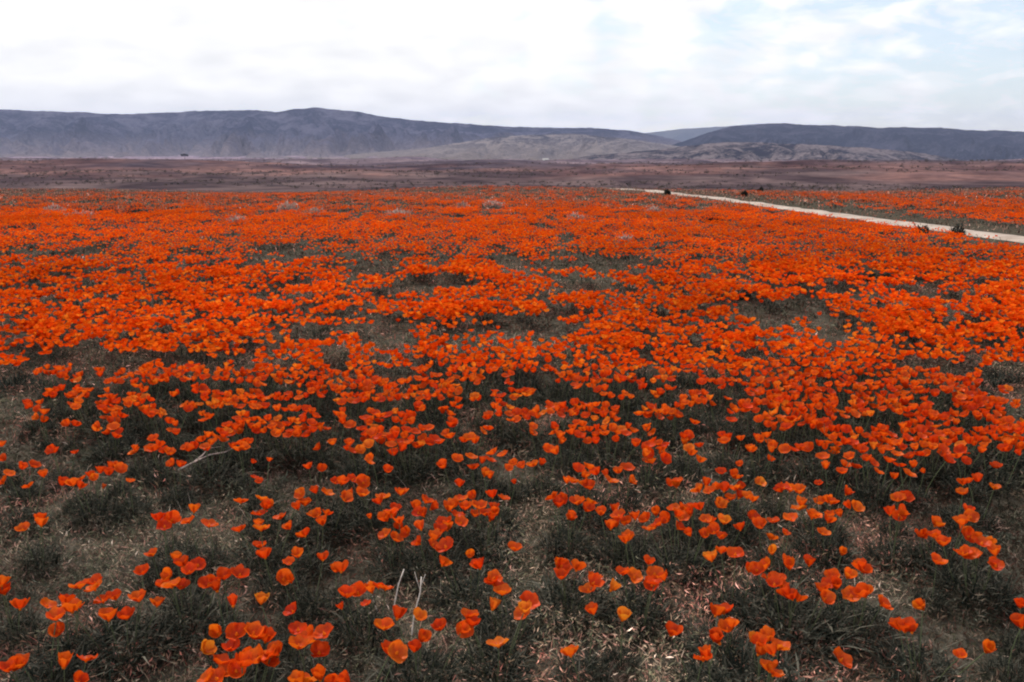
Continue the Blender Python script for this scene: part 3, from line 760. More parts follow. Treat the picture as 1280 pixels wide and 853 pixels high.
741,5895,223 738,6040,210 664,6067,154y 848,6024,205 676,6097,234 872,6015,176;
-1934,5873,194 -1928,6055,225 -1907,6051,197 -1957,6058,192 -2017,6038,178 -1876,6067,217 -2059,5982,221 -1871,6083,175;
-2815,6007,175 -2834,6138,179 -2814,6181,191;
-1755,6017,180 -1769,5942,194 -1714,6008,236 -1775,6072,189 -1735,6070,193 -1694,6060,184y -1717,6119,218 -1660,6122,208 -1839,6164,169;
2301,6059,181 2290,5947,194 2252,6055,179 2378,6007,222 2317,6125,211 2282,6142,188 2183,6083,188 2418,6035,178 2166,6104,236;
330,5945,177 380,5988,176 369,6049,195 222,6009,249 308,6140,201 447,5967,215 271,6143,216;
1057,6025,239 1061,5989,167 1023,5950,203 1068,6096,196 1148,6075,177 1049,6184,224;
-2594,6001,194 -2650,6060,214 -2532,6046,216 -2615,6151,212 -2547,6136,159 -2508,6166,151 -2475,6167,198 -2561,6242,153;
2119,5984,221 2119,5981,181 2059,6127,197 2130,6156,173 2033,6113,226;
-1176,6007,201 -1116,6198,172 -1206,6231,178;
-968,6032,174 -986,5982,211 -1066,6020,184 -1061,6138,217 -1058,6150,189 -1040,6216,217;
-2259,5860,206 -2230,6041,204 -2183,6038,252 -2354,6034,196 -2241,6087,233 -2308,6082,225;
-708,6044,170 -663,6162,195 -651,6204,162 -710,6247,200 -643,6253,189;
546,6123,215 529,6037,203y 586,6087,157 636,6120,241 417,6158,178 597,6230,206 426,6212,140 656,6188,195;
-3306,5922,238 -3257,5993,260 -3307,6049,216 -3285,6060,199 -3295,6139,193 -3230,6131,225 -3203,6107,159 -3174,6054,205;
-520,5973,214 -396,6059,185 -584,6176,160 -405,6129,208 -526,6218,238;
1468,6015,229 1516,6021,173 1483,5999,194 1466,6124,232 1430,6233,222;
1895,6059,220 1908,5944,198 1979,6048,200y 1874,6123,250 1971,6121,187 1874,6165,170 1999,6133,218 1829,6148,250 1859,6171,211 2033,6095,185 2054,6010,186;
-268,6081,183 -266,6025,233 -227,6036,188 -237,6109,254 -257,6001,170 -226,6141,195y -165,6129,203 -324,6182,184 -369,6154,256 -117,6109,226;
-2952,6179,207 -2815,6294,148;
-1369,6018,173 -1403,5995,222 -1346,6089,203 -1396,6140,192 -1348,6162,245 -1348,6224,216;
1324,6028,225 1317,5941,217 1243,6046,229 1355,6154,243 1457,5996,177 1284,6180,231;
-2019,6186,190 -2051,6109,186 -2075,6225,197 -2120,6141,208 -2129,6301,174;
-2424,6115,187 -2427,6044,200 -2366,6140,192 -2432,6199,193 -2393,6206,216 -2346,6218,228;
2853,6117,208 2838,6094,173 2869,6218,203 2835,6240,186 2802,6317,200 2968,6234,201;
2518,6116,236 2541,6039,199 2510,6149,200 2515,6167,177 2622,6090,185 2599,6216,225 2653,6106,232 2612,6217,185 2646,6183,180 2490,6241,210 2667,6125,251;
2998,6268,177 3028,6242,190;
-3392,6140,202 -3332,6261,198;
-45,6102,184 -17,6009,223 61,6045,257 -13,6231,212y 14,6237,210;
-3309,6378,163;
1976,6204,195 1961,6191,216 1951,6356,220 1833,6217,193"""
REST = """-3521,6365,178;
1664,6148,187 1724,6198,216 1594,6237,188 1652,6303,183 1622,6317,202 1665,6368,211 1794,6177,221 1787,6273,189 1703,6384,206;
-1535,6191,225 -1514,6273,187 -1524,6171,183 -1582,6243,218 -1457,6347,190 -1475,6368,209;
818,6124,222 815,6253,160 827,6261,210 832,6264,244 901,6205,215 881,6273,234 718,6227,216 802,6316,187 886,6317,177;
-2670,6316,204 -2650,6317,176 -2729,6321,174 -2687,6252,213 -2611,6318,212 -2583,6341,181;
1190,6124,210 1140,6201,178 1153,6132,215 1121,6191,199 1081,6218,245 1191,6327,196 1233,6332,256 1139,6356,208;
-2202,6164,195 -2318,6270,224 -2121,6339,207;
2256,6282,226y 2286,6263,248 2245,6241,184 2269,6214,157y 2335,6240,210 2194,6311,173 2185,6359,226 2260,6411,193 2356,6365,207 2333,6401,188y 2353,6390,150;
2654,6193,220 2604,6263,161 2536,6299,173y 2651,6416,231 2706,6413,211;
3327,6109,218 3447,6217,249;
-434,6271,246 -429,6269,210 -446,6197,195 -398,6350,178 -350,6232,195 -347,6333,196 -317,6324,249 -320,6337,176;
-2349,6301,178 -2413,6418,204;
-1836,6277,184y -1869,6265,260 -1841,6173,211 -1797,6359,192 -1722,6293,196y -1891,6392,192;
137,6264,230y 116,6196,219y 106,6197,196 165,6302,169 114,6387,252 257,6291,200;
2406,6319,186 2425,6259,192 2401,6433,203 2504,6444,180 2484,6487,184;
-3421,6611,143;
-1117,6342,224 -1152,6265,216 -1138,6257,181 -1192,6304,187 -1123,6394,187 -1082,6378,212 -1198,6451,206 -1226,6445,189;
2874,6423,169 2853,6354,140 2809,6587,232;
-925,6237,224 -892,6370,221 -910,6381,190 -849,6290,218 -980,6367,209 -1025,6308,164 -844,6416,210 -802,6388,194;
-107,6316,229 -95,6470,170 -51,6472,140 -54,6494,169 -75,6546,187;
-2109,6412,211 -2096,6393,182;
-761,6322,213 -679,6360,185 -626,6372,190 -730,6548,225;
-248,6392,221 -278,6291,213 -352,6404,212 -181,6351,188 -211,6441,188 -150,6342,207 -320,6506,224 -373,6494,208;
388,6240,212 428,6266,211 393,6409,207 370,6447,244 516,6319,232 264,6362,236;
-1440,6397,195 -1410,6370,170 -1493,6519,223 -1524,6508,199 -1546,6460,168 -1549,6446,248y;
1746,6509,152 1766,6409,195 1763,6539,194y 1838,6458,226y 1840,6511,191 1817,6555,193 1739,6579,194 1704,6577,206 1666,6545,190 1892,6494,188 1635,6512,154;
1452,6267,248 1426,6382,224 1367,6381,229 1348,6305,166 1343,6284,199 1429,6476,222 1400,6466,260 1574,6398,174 1505,6500,259;
-2755,6531,187y -2698,6539,194;
572,6477,227 513,6436,175 554,6399,188 511,6564,258 494,6562,196 490,6588,152 683,6493,191 665,6560,188y;
1286,6436,168 1325,6440,216 1293,6411,250 1231,6448,208 1208,6493,208 1322,6588,171 1376,6535,180 1251,6608,203;
2072,6432,192 2018,6465,177 2064,6416,221 1975,6529,206 2173,6485,214 2178,6458,191 2089,6619,177 1956,6579,236y 2060,6661,174 1915,6480,204;
-3756,6516,177 -3797,6520,190 -3793,6672,182 -3837,6669,198 -3897,6580,166;
3556,6350,233 3492,6351,198 3607,6506,209 3685,6490,237;
980,6387,220 1007,6279,236 987,6284,221 930,6341,217 1075,6405,238 966,6482,225 1108,6444,228 939,6486,237;
183,6442,185 143,6530,233 175,6434,260 89,6445,207 26,6500,184;
-3752,6264,238 -3778,6406,231 -3662,6390,229 -3848,6467,242;
813,6475,200 842,6432,239 785,6508,172 864,6562,238 898,6549,201 778,6543,202 780,6573,220 907,6607,224 717,6442,197 979,6524,153 731,6607,190;
1546,6514,180 1575,6462,185 1481,6573,237 1630,6673,191;
2548,6480,182 2572,6415,202 2649,6503,196 2541,6577,184 2600,6585,199 2665,6500,238 2562,6616,218 2665,6618,205;
-1733,6475,150 -1708,6636,233y -1750,6641,196 -1648,6689,176;
-1898,6465,210 -1917,6445,260y -1860,6447,174 -1930,6620,205 -1868,6616,198;
-2510,6365,184 -2477,6605,255;
2423,6587,193 2527,6659,175y 2525,6737,189;
1084,6540,179 1076,6529,255 956,6686,172;
-1566,6525,258 -1563,6444,194y -1589,6628,180 -1489,6607,183y -1473,6605,225y;
3887,6522,199 3948,6637,216 3899,6683,189 3890,6738,167;
-421,6688,160 -418,6591,211 -387,6736,193;
2232,6483,178 2179,6622,206 2270,6655,209 2341,6615,187 2314,6662,183 2218,6700,209 2374,6583,196 2319,6694,219;
2701,6660,140 2698,6663,219y 2738,6572,176 2736,6698,229 2798,6716,205 2822,6680,187 2845,6641,174 2628,6662,209;
3702,6570,201 3697,6590,223 3714,6478,257 3764,6560,218 3782,6636,178 3824,6515,235 3853,6540,200;
-560,6556,200 -602,6479,185 -536,6519,234 -545,6639,231 -499,6543,197 -599,6703,218 -456,6531,233;
-194,6555,206 -149,6710,159 -97,6613,216 -152,6730,191 -263,6743,177 -230,6767,183 -68,6628,199 -307,6729,150 -119,6771,240;
3000,6571,231 2910,6642,193 2910,6617,174 2889,6648,201 3071,6742,219y 3070,6782,171;
3416,6520,230 3361,6564,231 3400,6487,211 3358,6490,196 3352,6595,202 3442,6640,209 3365,6686,200 3408,6717,214 3270,6607,260;
-20,6571,170 8,6689,237 46,6668,187 54,6701,229 17,6737,198 75,6653,191 49,6726,195 -29,6798,167 110,6694,218;
-1228,6547,223 -1175,6568,211 -1251,6704,230 -1116,6562,260 -1109,6580,198;
3212,6495,235 3156,6518,228 3183,6643,252 3207,6686,190 3180,6719,201;
-1061,6595,172y -1110,6732,205 -1026,6770,214 -960,6681,234 -929,6655,221;
-2277,6578,222 -2206,6670,223 -2165,6699,212;
-826,6764,221 -825,6678,170 -878,6701,178 -779,6790,210 -895,6704,199y -909,6691,237 -847,6851,240 -920,6720,174 -742,6802,217 -714,6752,188;
1408,6684,222 1416,6670,192 1377,6678,197 1349,6691,228 1502,6797,176 1463,6851,222 1311,6689,216 1539,6802,173y 1316,6853,212;
701,6627,195 646,6736,183 699,6853,227 621,6830,242 837,6760,164;
1947,6710,162 1929,6682,223 1960,6687,192 1931,6826,204 1880,6813,205 2020,6689,198y 1909,6870,221 2053,6708,210 2048,6848,207 1844,6896,184;
3773,6812,177 3784,6757,220 3818,6887,183;
339,6531,238 389,6748,241 358,6761,221 275,6752,174y;
1705,6758,189 1721,6771,222 1671,6800,237 1705,6703,180 1748,6796,198 1615,6797,182 1814,6870,204y;
-1989,6711,230 -2000,6837,187 -1983,6862,218 -1974,6864,164 -1854,6747,215 -1850,6762,182y;
512,6731,190 493,6861,212 536,6899,235 411,6853,150 613,6899,171 624,6883,201;
2523,6804,189 2564,6735,199 2615,6833,211 2520,6854,161 2500,6827,209 2595,6893,184 2617,6877,260 2482,6861,169 2491,6895,182 2684,6814,223 2443,6865,181;
853,6798,178 865,6928,208 877,7002,162 980,6876,182 936,6995,177;
-3970,6810,175 -3920,6998,227 -4088,6932,151;
3261,6740,246 3234,6749,204 3268,6865,243 3265,6877,186 3184,6838,193 3126,6787,199 3378,6889,173 3401,6819,185;
-1795,6717,232 -1761,6848,255 -1815,6877,191 -1709,6722,184 -1858,6880,168 -1677,6731,202 -1846,6951,212;
2969,6821,199 2912,6874,223 3044,6845,154 2921,6984,181 3040,6966,200 3010,7000,177 3077,6934,196 3089,6986,166;
-2435,6883,204 -2391,6806,192 -2405,6951,194;
1237,6801,213 1259,6731,200 1243,6859,171 1216,6738,178 1182,6863,186 1154,6877,208 1229,6962,232 1126,6865,260;
-651,6744,196 -678,6896,220 -635,6929,140 -610,6974,234;
-1542,6775,231 -1575,6724,193 -1619,6911,227 -1627,6955,179;
2189,6838,179 2192,6748,212 2171,6864,201 2218,6895,202 2127,6863,227 2155,6913,177 2145,6936,236 2102,6898,196 2122,6974,208;
-1173,6862,220 -1154,6826,248 -1176,6803,170 -1226,6820,185 -1236,6945,199 -1241,6976,220 -1276,6951,191 -1108,7027,181;
3489,6813,202 3516,6942,206 3559,6901,208 3555,6831,198 3423,6830,208 3602,6963,232 3373,6961,170 3442,7039,177y;
-504,6922,224 -526,6922,161y -448,6924,184y -488,6842,203 -386,6953,203y -464,7061,192 -561,7061,179;
241,6766,193 247,6747,251y 228,6864,191 322,6801,217 171,6818,212 353,6870,238 155,6926,218 120,6881,219;
436,6995,181y 416,6945,173 329,6973,156 503,7065,195 514,6979,252 319,7076,185 292,7051,145 287,7063,160;
-254,6795,206 -304,6912,218 -200,6908,167 -351,6883,190 -351,6888,229 -157,6896,211 -207,6974,200 -310,6970,145y -303,6992,187y -261,7030,212 -196,7016,228;
-2303,7111,164;
1069,6825,195 1018,6876,216 1028,6834,176 997,6982,207 1038,7051,200 1123,7057,209;
-3708,6829,223 -3696,6852,202 -3694,6761,213 -3611,6955,236;
-76,6891,215 -113,6807,207 -60,6921,158 -44,6937,181 -16,6886,174 -67,6990,248y -6,6925,242 -18,6973,218;
-2605,6795,217 -2654,6880,235 -2667,6833,220 -2595,6986,196;
-3223,7146,166;
2756,6881,192 2742,6870,225 2693,6945,233 2821,6952,204 2731,7036,187 2666,7033,190 2793,7102,180;
2585,6963,200 2475,7141,173y;
664,6951,198 672,6883,190 704,6890,167 571,6975,143 673,7084,211 758,7058,201 581,7078,240 631,7122,220;
1508,6885,203 1450,7002,187 1401,7020,210 1395,7028,177 1590,7094,212;
-2843,6815,229 -2772,6963,201 -2876,7012,185 -2790,7015,210 -2941,6974,206 -2748,7019,215;
3994,6817,215 4025,6802,250 4022,6962,198 3945,6908,208 3959,6974,172 4041,7033,209 3957,7013,223 4088,7020,239;
-703,6983,175 -739,6960,199 -657,7056,159 -657,7061,215 -645,7004,204 -717,7147,210 -757,7181,177;
-2859,7076,188 -2866,7070,165 -2958,7123,197 -2944,7198,170;
2365,7019,203 2357,6907,203 2306,6960,200 2460,7001,180 2282,7105,232 2253,7075,211;
-3162,6895,231 -3243,6933,199 -3196,6869,244 -3144,6966,230 -3122,7011,214 -3293,6977,214 -3165,7062,174;
3681,7023,181 3656,7137,180 3763,7116,199 3747,7171,178y 3574,7182,172;
3238,7062,229 3203,6991,190 3146,7016,155 3155,7104,200 3272,7044,243 3295,7028,205 3226,7173,164 3317,7006,191;
-1680,7061,172 -1669,6943,234y -1722,6971,169 -1755,7038,191 -1642,7149,193 -1745,7125,170 -1603,7153,207y -1783,7112,217;
75,6942,215 44,6866,227 62,7052,211;
-1992,7012,167 -1966,7140,208 -1954,7171,177 -2090,7072,180 -2062,7182,187 -2121,7133,207;
1349,6942,221 1297,6979,200 1289,7084,192 1296,7111,232 1224,6975,192;
1860,6958,224 1872,6917,201 1829,7037,229 1831,7041,203 1928,7055,203 1975,7085,212 1801,7125,183 1999,7067,200 2019,7010,191;
-1110,7149,209 -1088,7094,194 -1056,7227,157 -1158,7177,182 -995,7181,157;
-2664,7126,192 -2621,7079,162 -2692,7103,191 -2573,7300,191;
1690,7055,209 1713,6978,160 1658,7045,220 1743,7121,197 1688,7176,177 1611,7172,159 1596,7155,260;
2047,7028,228y 2045,6944,200 2016,7122,212;
-879,6978,168 -908,6958,206 -963,7072,219 -819,7086,227 -928,7173,237 -934,7178,186 -776,7007,207 -785,7105,226;
-3562,6995,212 -3600,7111,214;
4170,7096,218 4147,7081,189y 4176,7050,170 4094,7168,241;
3897,6971,203 3962,7081,225 3901,7128,229 3981,7044,173 3811,7038,242 3928,7162,195 3828,7144,225 3970,7180,161;
-257,7049,186 -180,7114,260 -161,7093,148 -141,7198,226 -117,7171,189;
-1348,7056,205 -1341,7021,239 -1323,7006,197 -1414,7110,233;
2864,7042,214 2864,7173,235 2812,7150,210 2777,7119,239 2761,7141,140 2918,7237,205 2987,7134,180 2970,7218,162 2968,7238,195;
3287,7235,168 3326,7173,188 3235,7239,223 3214,7321,164 3452,7328,164;
-1810,7080,182 -1830,6985,234 -1767,7183,217 -1924,7157,199 -1839,7225,208;
-604,7241,159 -656,7217,218y -613,7142,162 -690,7257,202 -533,7315,179 -470,7158,195 -583,7386,171 -514,7343,199;
2230,7233,202 2245,7128,179 2288,7281,195 2185,7273,196 2317,7281,213 2220,7367,155;
243,7019,228 302,7190,218 183,7211,195;
990,7095,205 930,7138,232 1069,7112,217 993,7306,188 1130,7139,220;
3498,7088,200 3540,7211,222 3429,7110,202 3554,7222,198 3516,7282,215 3388,7149,233 3549,7290,192;
-2460,7036,199 -2528,7115,196 -2379,7129,247 -2461,7209,228 -2342,7200,246;
493,7343,198 470,7291,160 587,7373,200;
3057,7109,188 3131,7250,221 3123,7332,211;
-3724,7097,215y -3726,7287,195 -3802,7269,217;
-48,7104,204 -102,7155,221 2,7233,219 51,7296,183 57,7291,227;
353,7324,214 306,7255,180 220,7305,142 384,7390,178 408,7259,177 250,7461,180 166,7315,260 451,7353,180;
1488,7218,183 1526,7163,192 1569,7185,221 1584,7244,166 1458,7276,226 1630,7292,198 1510,7374,224 1439,7339,191 1521,7389,191 1384,7231,201 1620,7369,237y;
1232,7216,203 1197,7257,204 1213,7155,187 1165,7234,144 1161,7249,225 1285,7288,201 1245,7329,214 1309,7313,245 1132,7344,198 1280,7367,226;
-402,7271,179 -389,7273,194 -434,7323,185 -399,7225,235 -348,7359,179 -330,7364,238 -304,7313,174 -478,7378,189 -307,7415,193 -272,7383,176;
2421,7188,229 2449,7143,202 2410,7266,174 2532,7288,198 2429,7346,188 2563,7260,221 2519,7346,241;
-1776,7321,213 -1706,7302,187 -1746,7235,200 -1820,7295,213 -1701,7378,188 -1608,7359,183;
-4160,7277,199 -4149,7189,211 -4115,7331,207 -4079,7304,201 -4095,7422,181;
1951,7194,197 1917,7170,231 1906,7310,220 1985,7244,217 1820,7268,186 1792,7229,202 1904,7410,221 1883,7409,182 1852,7399,224;
131,7372,205 110,7274,180 154,7384,177 146,7474,214 -36,7360,192;
-920,7225,206 -864,7319,207 -984,7345,176 -864,7416,218 -797,7294,204 -910,7457,194;
3726,7283,217 3754,7266,229 3703,7324,203 3803,7279,182 3760,7423,217 3846,7404,176 3640,7341,197 3689,7466,195;
-2163,7434,173 -2180,7338,198 -2116,7489,174 -2227,7531,201;
675,7342,223 721,7298,207 681,7306,189 641,7326,212 792,7414,215;
2761,7366,179 2760,7411,195 2795,7329,216y 2860,7395,182 2672,7433,188 2713,7525,219;
-2023,7274,200 -2074,7364,229 -1952,7408,203 -1909,7333,190 -1932,7451,211;
-207,7368,189 -230,7330,172 -175,7388,171 -208,7457,216 -246,7490,181 -121,7344,224 -273,7547,199 -93,7391,195 -92,7458,225;
-768,7434,176y -743,7345,208 -664,7496,188 -723,7544,182 -636,7522,192;
4048,7286,204 4036,7259,175 4011,7411,260 4041,7438,193 4144,7315,240 3975,7438,209 3976,7470,182;
1087,7424,219 1112,7385,216 1076,7343,192 1166,7506,193;
-1499,7263,205 -1561,7287,218 -1507,7480,224 -1371,7340,230;
4207,7382,240 4229,7453,163 4239,7345,187 4204,7478,186 4294,7472,207 4202,7513,223;
3271,7420,180 3256,7562,221 3335,7452,155 3198,7455,207 3175,7499,204 3362,7526,205 3312,7625,179 3394,7462,179;
3030,7462,197 3013,7484,211y 3070,7473,201 3030,7383,189 2959,7451,166 2944,7485,200 3126,7517,206 3013,7604,200;
-3930,7400,205 -3926,7306,208 -3864,7342,254 -3951,7480,250 -3815,7365,195 -4031,7436,181 -4048,7410,208;
-1310,7324,218 -1271,7461,208 -1214,7459,213 -1400,7493,186;
-2777,7394,227 -2792,7312,162 -2717,7402,208 -2782,7490,234 -2688,7391,240 -2657,7351,213 -2647,7398,224;
2163,7416,222 2169,7355,203 2115,7430,230 2118,7361,224y 2237,7481,190 2092,7472,171 2160,7531,242 2110,7519,194 2271,7423,211 2158,7551,165 2269,7472,190;
904,7325,228 953,7388,215 992,7408,201 885,7506,218 1014,7466,225 1037,7420,180;
1373,7483,244 1386,7528,173 1411,7498,210 1369,7421,154 1389,7550,191 1436,7435,193 1358,7590,172y 1450,7537,196 1262,7465,236y 1252,7483,203 1500,7551,198;
-2611,7363,221 -2607,7521,192 -2615,7521,157 -2523,7541,206 -2477,7500,225;
-501,7426,209 -576,7471,187 -577,7465,210 -546,7588,197;
-22,7469,202 -66,7411,209 18,7622,185;
1623,7581,162 1575,7556,176 1606,7487,205 1531,7598,213;
1771,7369,196 1731,7387,205 1781,7498,206 1719,7492,162 1801,7518,224 1693,7388,218 1729,7551,237 1714,7586,200;
4391,7439,189 4401,7415,167 4402,7408,231 4468,7524,182 4415,7617,194 4448,7608,181 4433,7631,157 4315,7619,260;
-2096,7572,201 -2057,7517,183 -2015,7537,155 -2018,7624,201 -2113,7599,173 -2125,7577,217;
2593,7466,200 2544,7541,186 2508,7623,169 2704,7595,186 2691,7630,192y 2588,7703,184;
3755,7605,208 3756,7517,181 3758,7678,204 3745,7691,178 3713,7715,177 3625,7554,141 3626,7611,178;
2342,7385,219 2371,7364,218 2291,7408,189 2403,7544,220 2481,7460,206 2447,7559,212 2322,7592,205;
351,7586,218 291,7572,179 331,7510,196 394,7635,183 232,7574,187 373,7692,227 228,7618,144 423,7693,176 193,7591,171;
-1908,7500,214 -1878,7398,201 -1830,7510,224 -1893,7590,211 -1802,7566,202 -1819,7618,166;
-1505,7565,175y -1512,7522,239 -1524,7512,179 -1458,7565,192y -1480,7655,215 -1475,7663,141 -1414,7591,214;
-4247,7492,193 -4233,7646,186y -4125,7509,213 -4125,7620,194;
-2403,7521,190 -2461,7524,205 -2423,7476,240 -2367,7503,177 -2351,7537,192 -2377,7643,188 -2556,7615,231;
-1675,7496,226 -1730,7540,195 -1656,7625,182 -1699,7630,166 -1629,7679,184 -1792,7620,217 -1552,7503,206y;
3902,7515,209 3938,7513,176 3910,7450,219 3893,7602,196 3898,7615,234 3993,7541,151 4003,7502,225 3828,7622,203 4002,7615,249 3774,7588,210;
3465,7544,254 3431,7510,199 3476,7463,199 3494,7580,183 3456,7629,187 3474,7689,206 3588,7622,196;
-961,7493,203 -1011,7671,225 -844,7561,186 -965,7739,188;
2010,7477,210 2085,7637,185 1995,7692,192 2041,7688,190 2082,7684,208;
4143,7615,188 4150,7557,185 4100,7612,157 4097,7593,188 4249,7658,215 4047,7664,209 4263,7659,164 4250,7706,177 4231,7755,217 4155,7803,224;
776,7665,200 766,7570,140 783,7725,213 846,7605,201 740,7732,238 742,7758,194 688,7788,170;
-1351,7669,185 -1319,7575,179 -1273,7723,189y -1390,7722,188 -1236,7736,196 -1196,7612,244 -1220,7738,169 -1333,7797,209;
1899,7771,179 1920,7716,210 1853,7743,209 1892,7679,154 1808,7733,185 2002,7859,175;
599,7614,210 617,7550,195 671,7641,236 621,7704,215 562,7687,197 538,7566,176 709,7646,242 653,7752,192 756,7586,192y;
2808,7687,140 2776,7601,191 2823,7638,191 2724,7650,218 2681,7755,194 2749,7819,211 2705,7807,211 2892,7771,189;
93,7653,184 62,7685,226 76,7605,212 76,7590,160y 129,7716,220 100,7797,213y;
-337,7652,225 -421,7688,190 -379,7607,178 -366,7818,178 -243,7678,229;
1205,7604,226 1245,7714,173 1137,7633,224y 1107,7737,207 1083,7693,185;
-2839,7692,222 -2866,7617,215 -2817,7678,188 -2822,7628,181 -2797,7654,227 -2766,7699,203 -2865,7855,220;
-3921,7599,234 -3888,7706,213 -3958,7611,218 -3847,7667,202 -3952,7745,193 -3851,7801,198;
-2225,7751,151 -2261,7761,210 -2238,7664,194 -2186,7690,210 -2224,7879,209 -2363,7745,233;
-3708,7487,233 -3715,7681,198 -3579,7597,260;
-3623,7727,187 -3632,7857,210 -3635,7895,167;
-146,7681,216 -182,7617,219 -129,7757,237 -223,7769,191y;
2418,7737,157 2444,7782,225 2442,7673,242 2407,7796,192 2455,7810,192 2387,7684,188 2513,7773,194 2455,7849,247 2355,7821,152 2555,7795,215 2419,7894,232;
-800,7699,159 -782,7675,213 -816,7625,203 -758,7666,235 -800,7804,228 -805,7834,250 -880,7817,171 -828,7855,192 -851,7853,225 -910,7831,199;
-2633,7707,190 -2658,7623,200 -2696,7630,203 -2607,7646,232 -2595,7657,247 -2706,7797,217 -2696,7808,194 -2569,7767,206 -2683,7837,224 -2526,7772,239;
951,7742,218y 941,7623,212y 1005,7642,201 967,7813,228 939,7846,219 838,7800,192;
3117,7799,191y 3127,7683,209 3150,7817,219 3204,7788,182 3058,7833,239 3037,7864,226 3228,7854,196 3077,7904,180 3273,7707,183;
2230,7613,220 2281,7717,243 2300,7704,202 2177,7771,193 2238,7800,248 2173,7833,156y 2180,7848,222;
-318,7857,162 -376,7878,200 -274,7984,144y -220,7891,187 -422,7979,187 -355,8074,192;
-3192,7646,235 -3214,7838,199 -3191,7887,190y -3049,7669,222;
443,7805,259 420,7732,222 451,7715,152 514,7773,222 426,7881,212 513,7861,144 383,7882,211 560,7852,193 508,7942,210 326,7874,176;
-4102,7728,173 -4173,7771,167 -4109,7917,228 -4046,7903,194 -4003,7922,227;
-2503,7875,201 -2491,7823,172 -2444,7854,185 -2427,7976,218 -2385,7824,197 -2367,7888,189;
3570,7704,195 3550,7832,227 3635,7748,195 3638,7813,210 3464,7745,193 3672,7886,239;
-1378,7855,192 -1423,7812,143 -1480,7895,206 -1460,7951,172 -1429,7990,177 -1370,8005,232;
1469,7764,207 1502,7686,212 1428,7848,219 1388,7771,236 1620,7800,193;
3390,7784,190 3401,7767,206 3401,7724,190 3373,7910,207 3303,7738,209 3292,7816,214 3371,7931,234;
278,7872,233 272,7809,203 288,7782,166 236,7866,190 237,7905,152 200,7953,238 322,8009,189 145,7846,173 178,7956,205;
4473,7759,201 4445,7683,260y 4484,7699,233 4371,7823,222 4349,7765,202 4449,7876,169 4304,7766,229;
-1783,7833,215 -1758,7848,194 -1817,7856,217 -1779,7782,174 -1753,7940,193 -1695,7800,197 -1867,7927,188 -1724,7984,197 -1657,7782,198 -1772,8014,212 -1670,7951,193;
-1187,7788,227 -1205,7769,192 -1268,7850,207 -1321,7916,203;
2057,7901,221 2083,7894,174 2030,7837,198 2063,7813,219 2130,7927,193;
-4433,7690,170 -4412,7862,229 -4426,7924,234;
-3314,7842,191 -3301,7992,199 -3380,7975,201 -3453,7939,174;
-3468,7674,231 -3517,7707,190 -3377,7844,231 -3601,7772,249;
1061,7915,226 1073,7835,188 1050,7899,194 1093,7822,236 1090,7943,191 1175,7899,204 1010,7850,235 1020,7979,163 1156,8001,200 1219,7945,140 1227,7959,183;
3830,7846,216 3747,7885,170 3875,8040,182 3812,8062,203 3953,8003,164;
2854,7842,188 2905,7871,186 2850,8016,199 2898,8011,203 2971,7930,213 2973,7875,177 3002,7874,219;
4599,7785,183 4629,7949,158 4531,7932,223 4539,8014,225;
-646,7809,181 -620,7819,183 -669,7942,213 -628,7976,208 -602,8035,175 -664,8045,168 -786,7937,231;
3996,7705,203 3915,7745,220 4073,7843,213 3947,7879,180 4055,7880,197 4104,7801,236 3882,7821,257 4113,7846,184 4047,7922,224 3890,7886,224;
1359,7894,227 1359,7802,203 1294,7944,220 1361,7994,172 1330,8013,192 1304,8013,170;
-4006,8024,184 -3942,8038,169 -3941,8133,146 -3969,8212,181;
1697,7914,198 1671,7831,185 1655,7960,192 1613,7928,219 1755,7881,223 1577,7996,184 1758,8013,209;
-3028,7723,238;
-1639,7931,158 -1607,7943,206 -1619,7855,232 -1592,8028,198 -1656,8073,159 -1549,8071,222;
1,7876,192 1,7866,217 -40,7828,183 -2,7990,245 -70,8008,194 -29,8042,176 -170,7935,201 55,8010,201 -118,8034,206;
2677,7831,237 2671,7832,190 2615,7941,225 2603,7841,186 2688,8005,183 2592,7840,222 2599,7978,209 2691,8048,226;
-3580,7985,197 -3529,8095,187 -3670,8103,188 -3497,8166,145;
-4412,7964,202;
-4196,8009,178 -4241,8041,184 -4217,7947,187 -4274,8098,201 -4122,8096,198 -4089,8043,182;
2231,7945,221 2234,7902,196 2187,8074,183;
3217,7930,210 3170,8013,207 3190,8055,149 3291,7967,230 3247,8131,196 3351,7988,149 3078,8023,218;
923,7883,202 978,8015,211;
-1931,8059,187 -1932,7996,174 -1859,8033,164 -1833,8003,221 -1811,8087,191 -1928,8218,184;
2406,7957,191 2392,7890,178 2441,7922,208 2296,7904,193 2364,8082,203 2504,7913,219y 2443,8101,243;
-3771,7941,214 -3776,7871,218 -3786,7866,189 -3840,7925,204 -3770,8034,200 -3887,7879,213 -3845,8052,214 -3914,8019,221;
-995,7811,198 -1030,7970,201 -1068,7985,236 -1085,8011,205y;
-2979,8072,198y -2993,7991,183 -2882,8063,189 -2962,8209,180;
4196,7912,196 4195,8053,203 4145,8097,222 4116,8086,162 4057,8023,199;
-3806,8132,164 -3819,8343,159;
3061,7989,170 3007,8106,237y 2984,8077,184;
3531,7975,186 3602,8068,218 3457,7986,181 3614,8009,180 3447,8004,201 3619,8134,168 3567,8198,201 3586,8194,161 3500,8216,234;
4358,8017,207 4354,7991,245 4345,8062,189 4405,8001,174 4362,7953,204 4315,8124,198;
-2929,8342,148;
-3234,8093,181 -3191,8047,198 -3334,8151,193;
-2273,7923,231 -2241,8097,239 -2214,8083,212y -2367,8038,185 -2372,8037,140 -2265,8130,190 -2170,8083,197;
-2762,7857,205 -2810,8028,221 -2712,8033,221 -2686,8057,195;
721,7880,237y 755,7823,243 858,7945,210;
144,7906,217 218,8028,195 106,8094,217y;
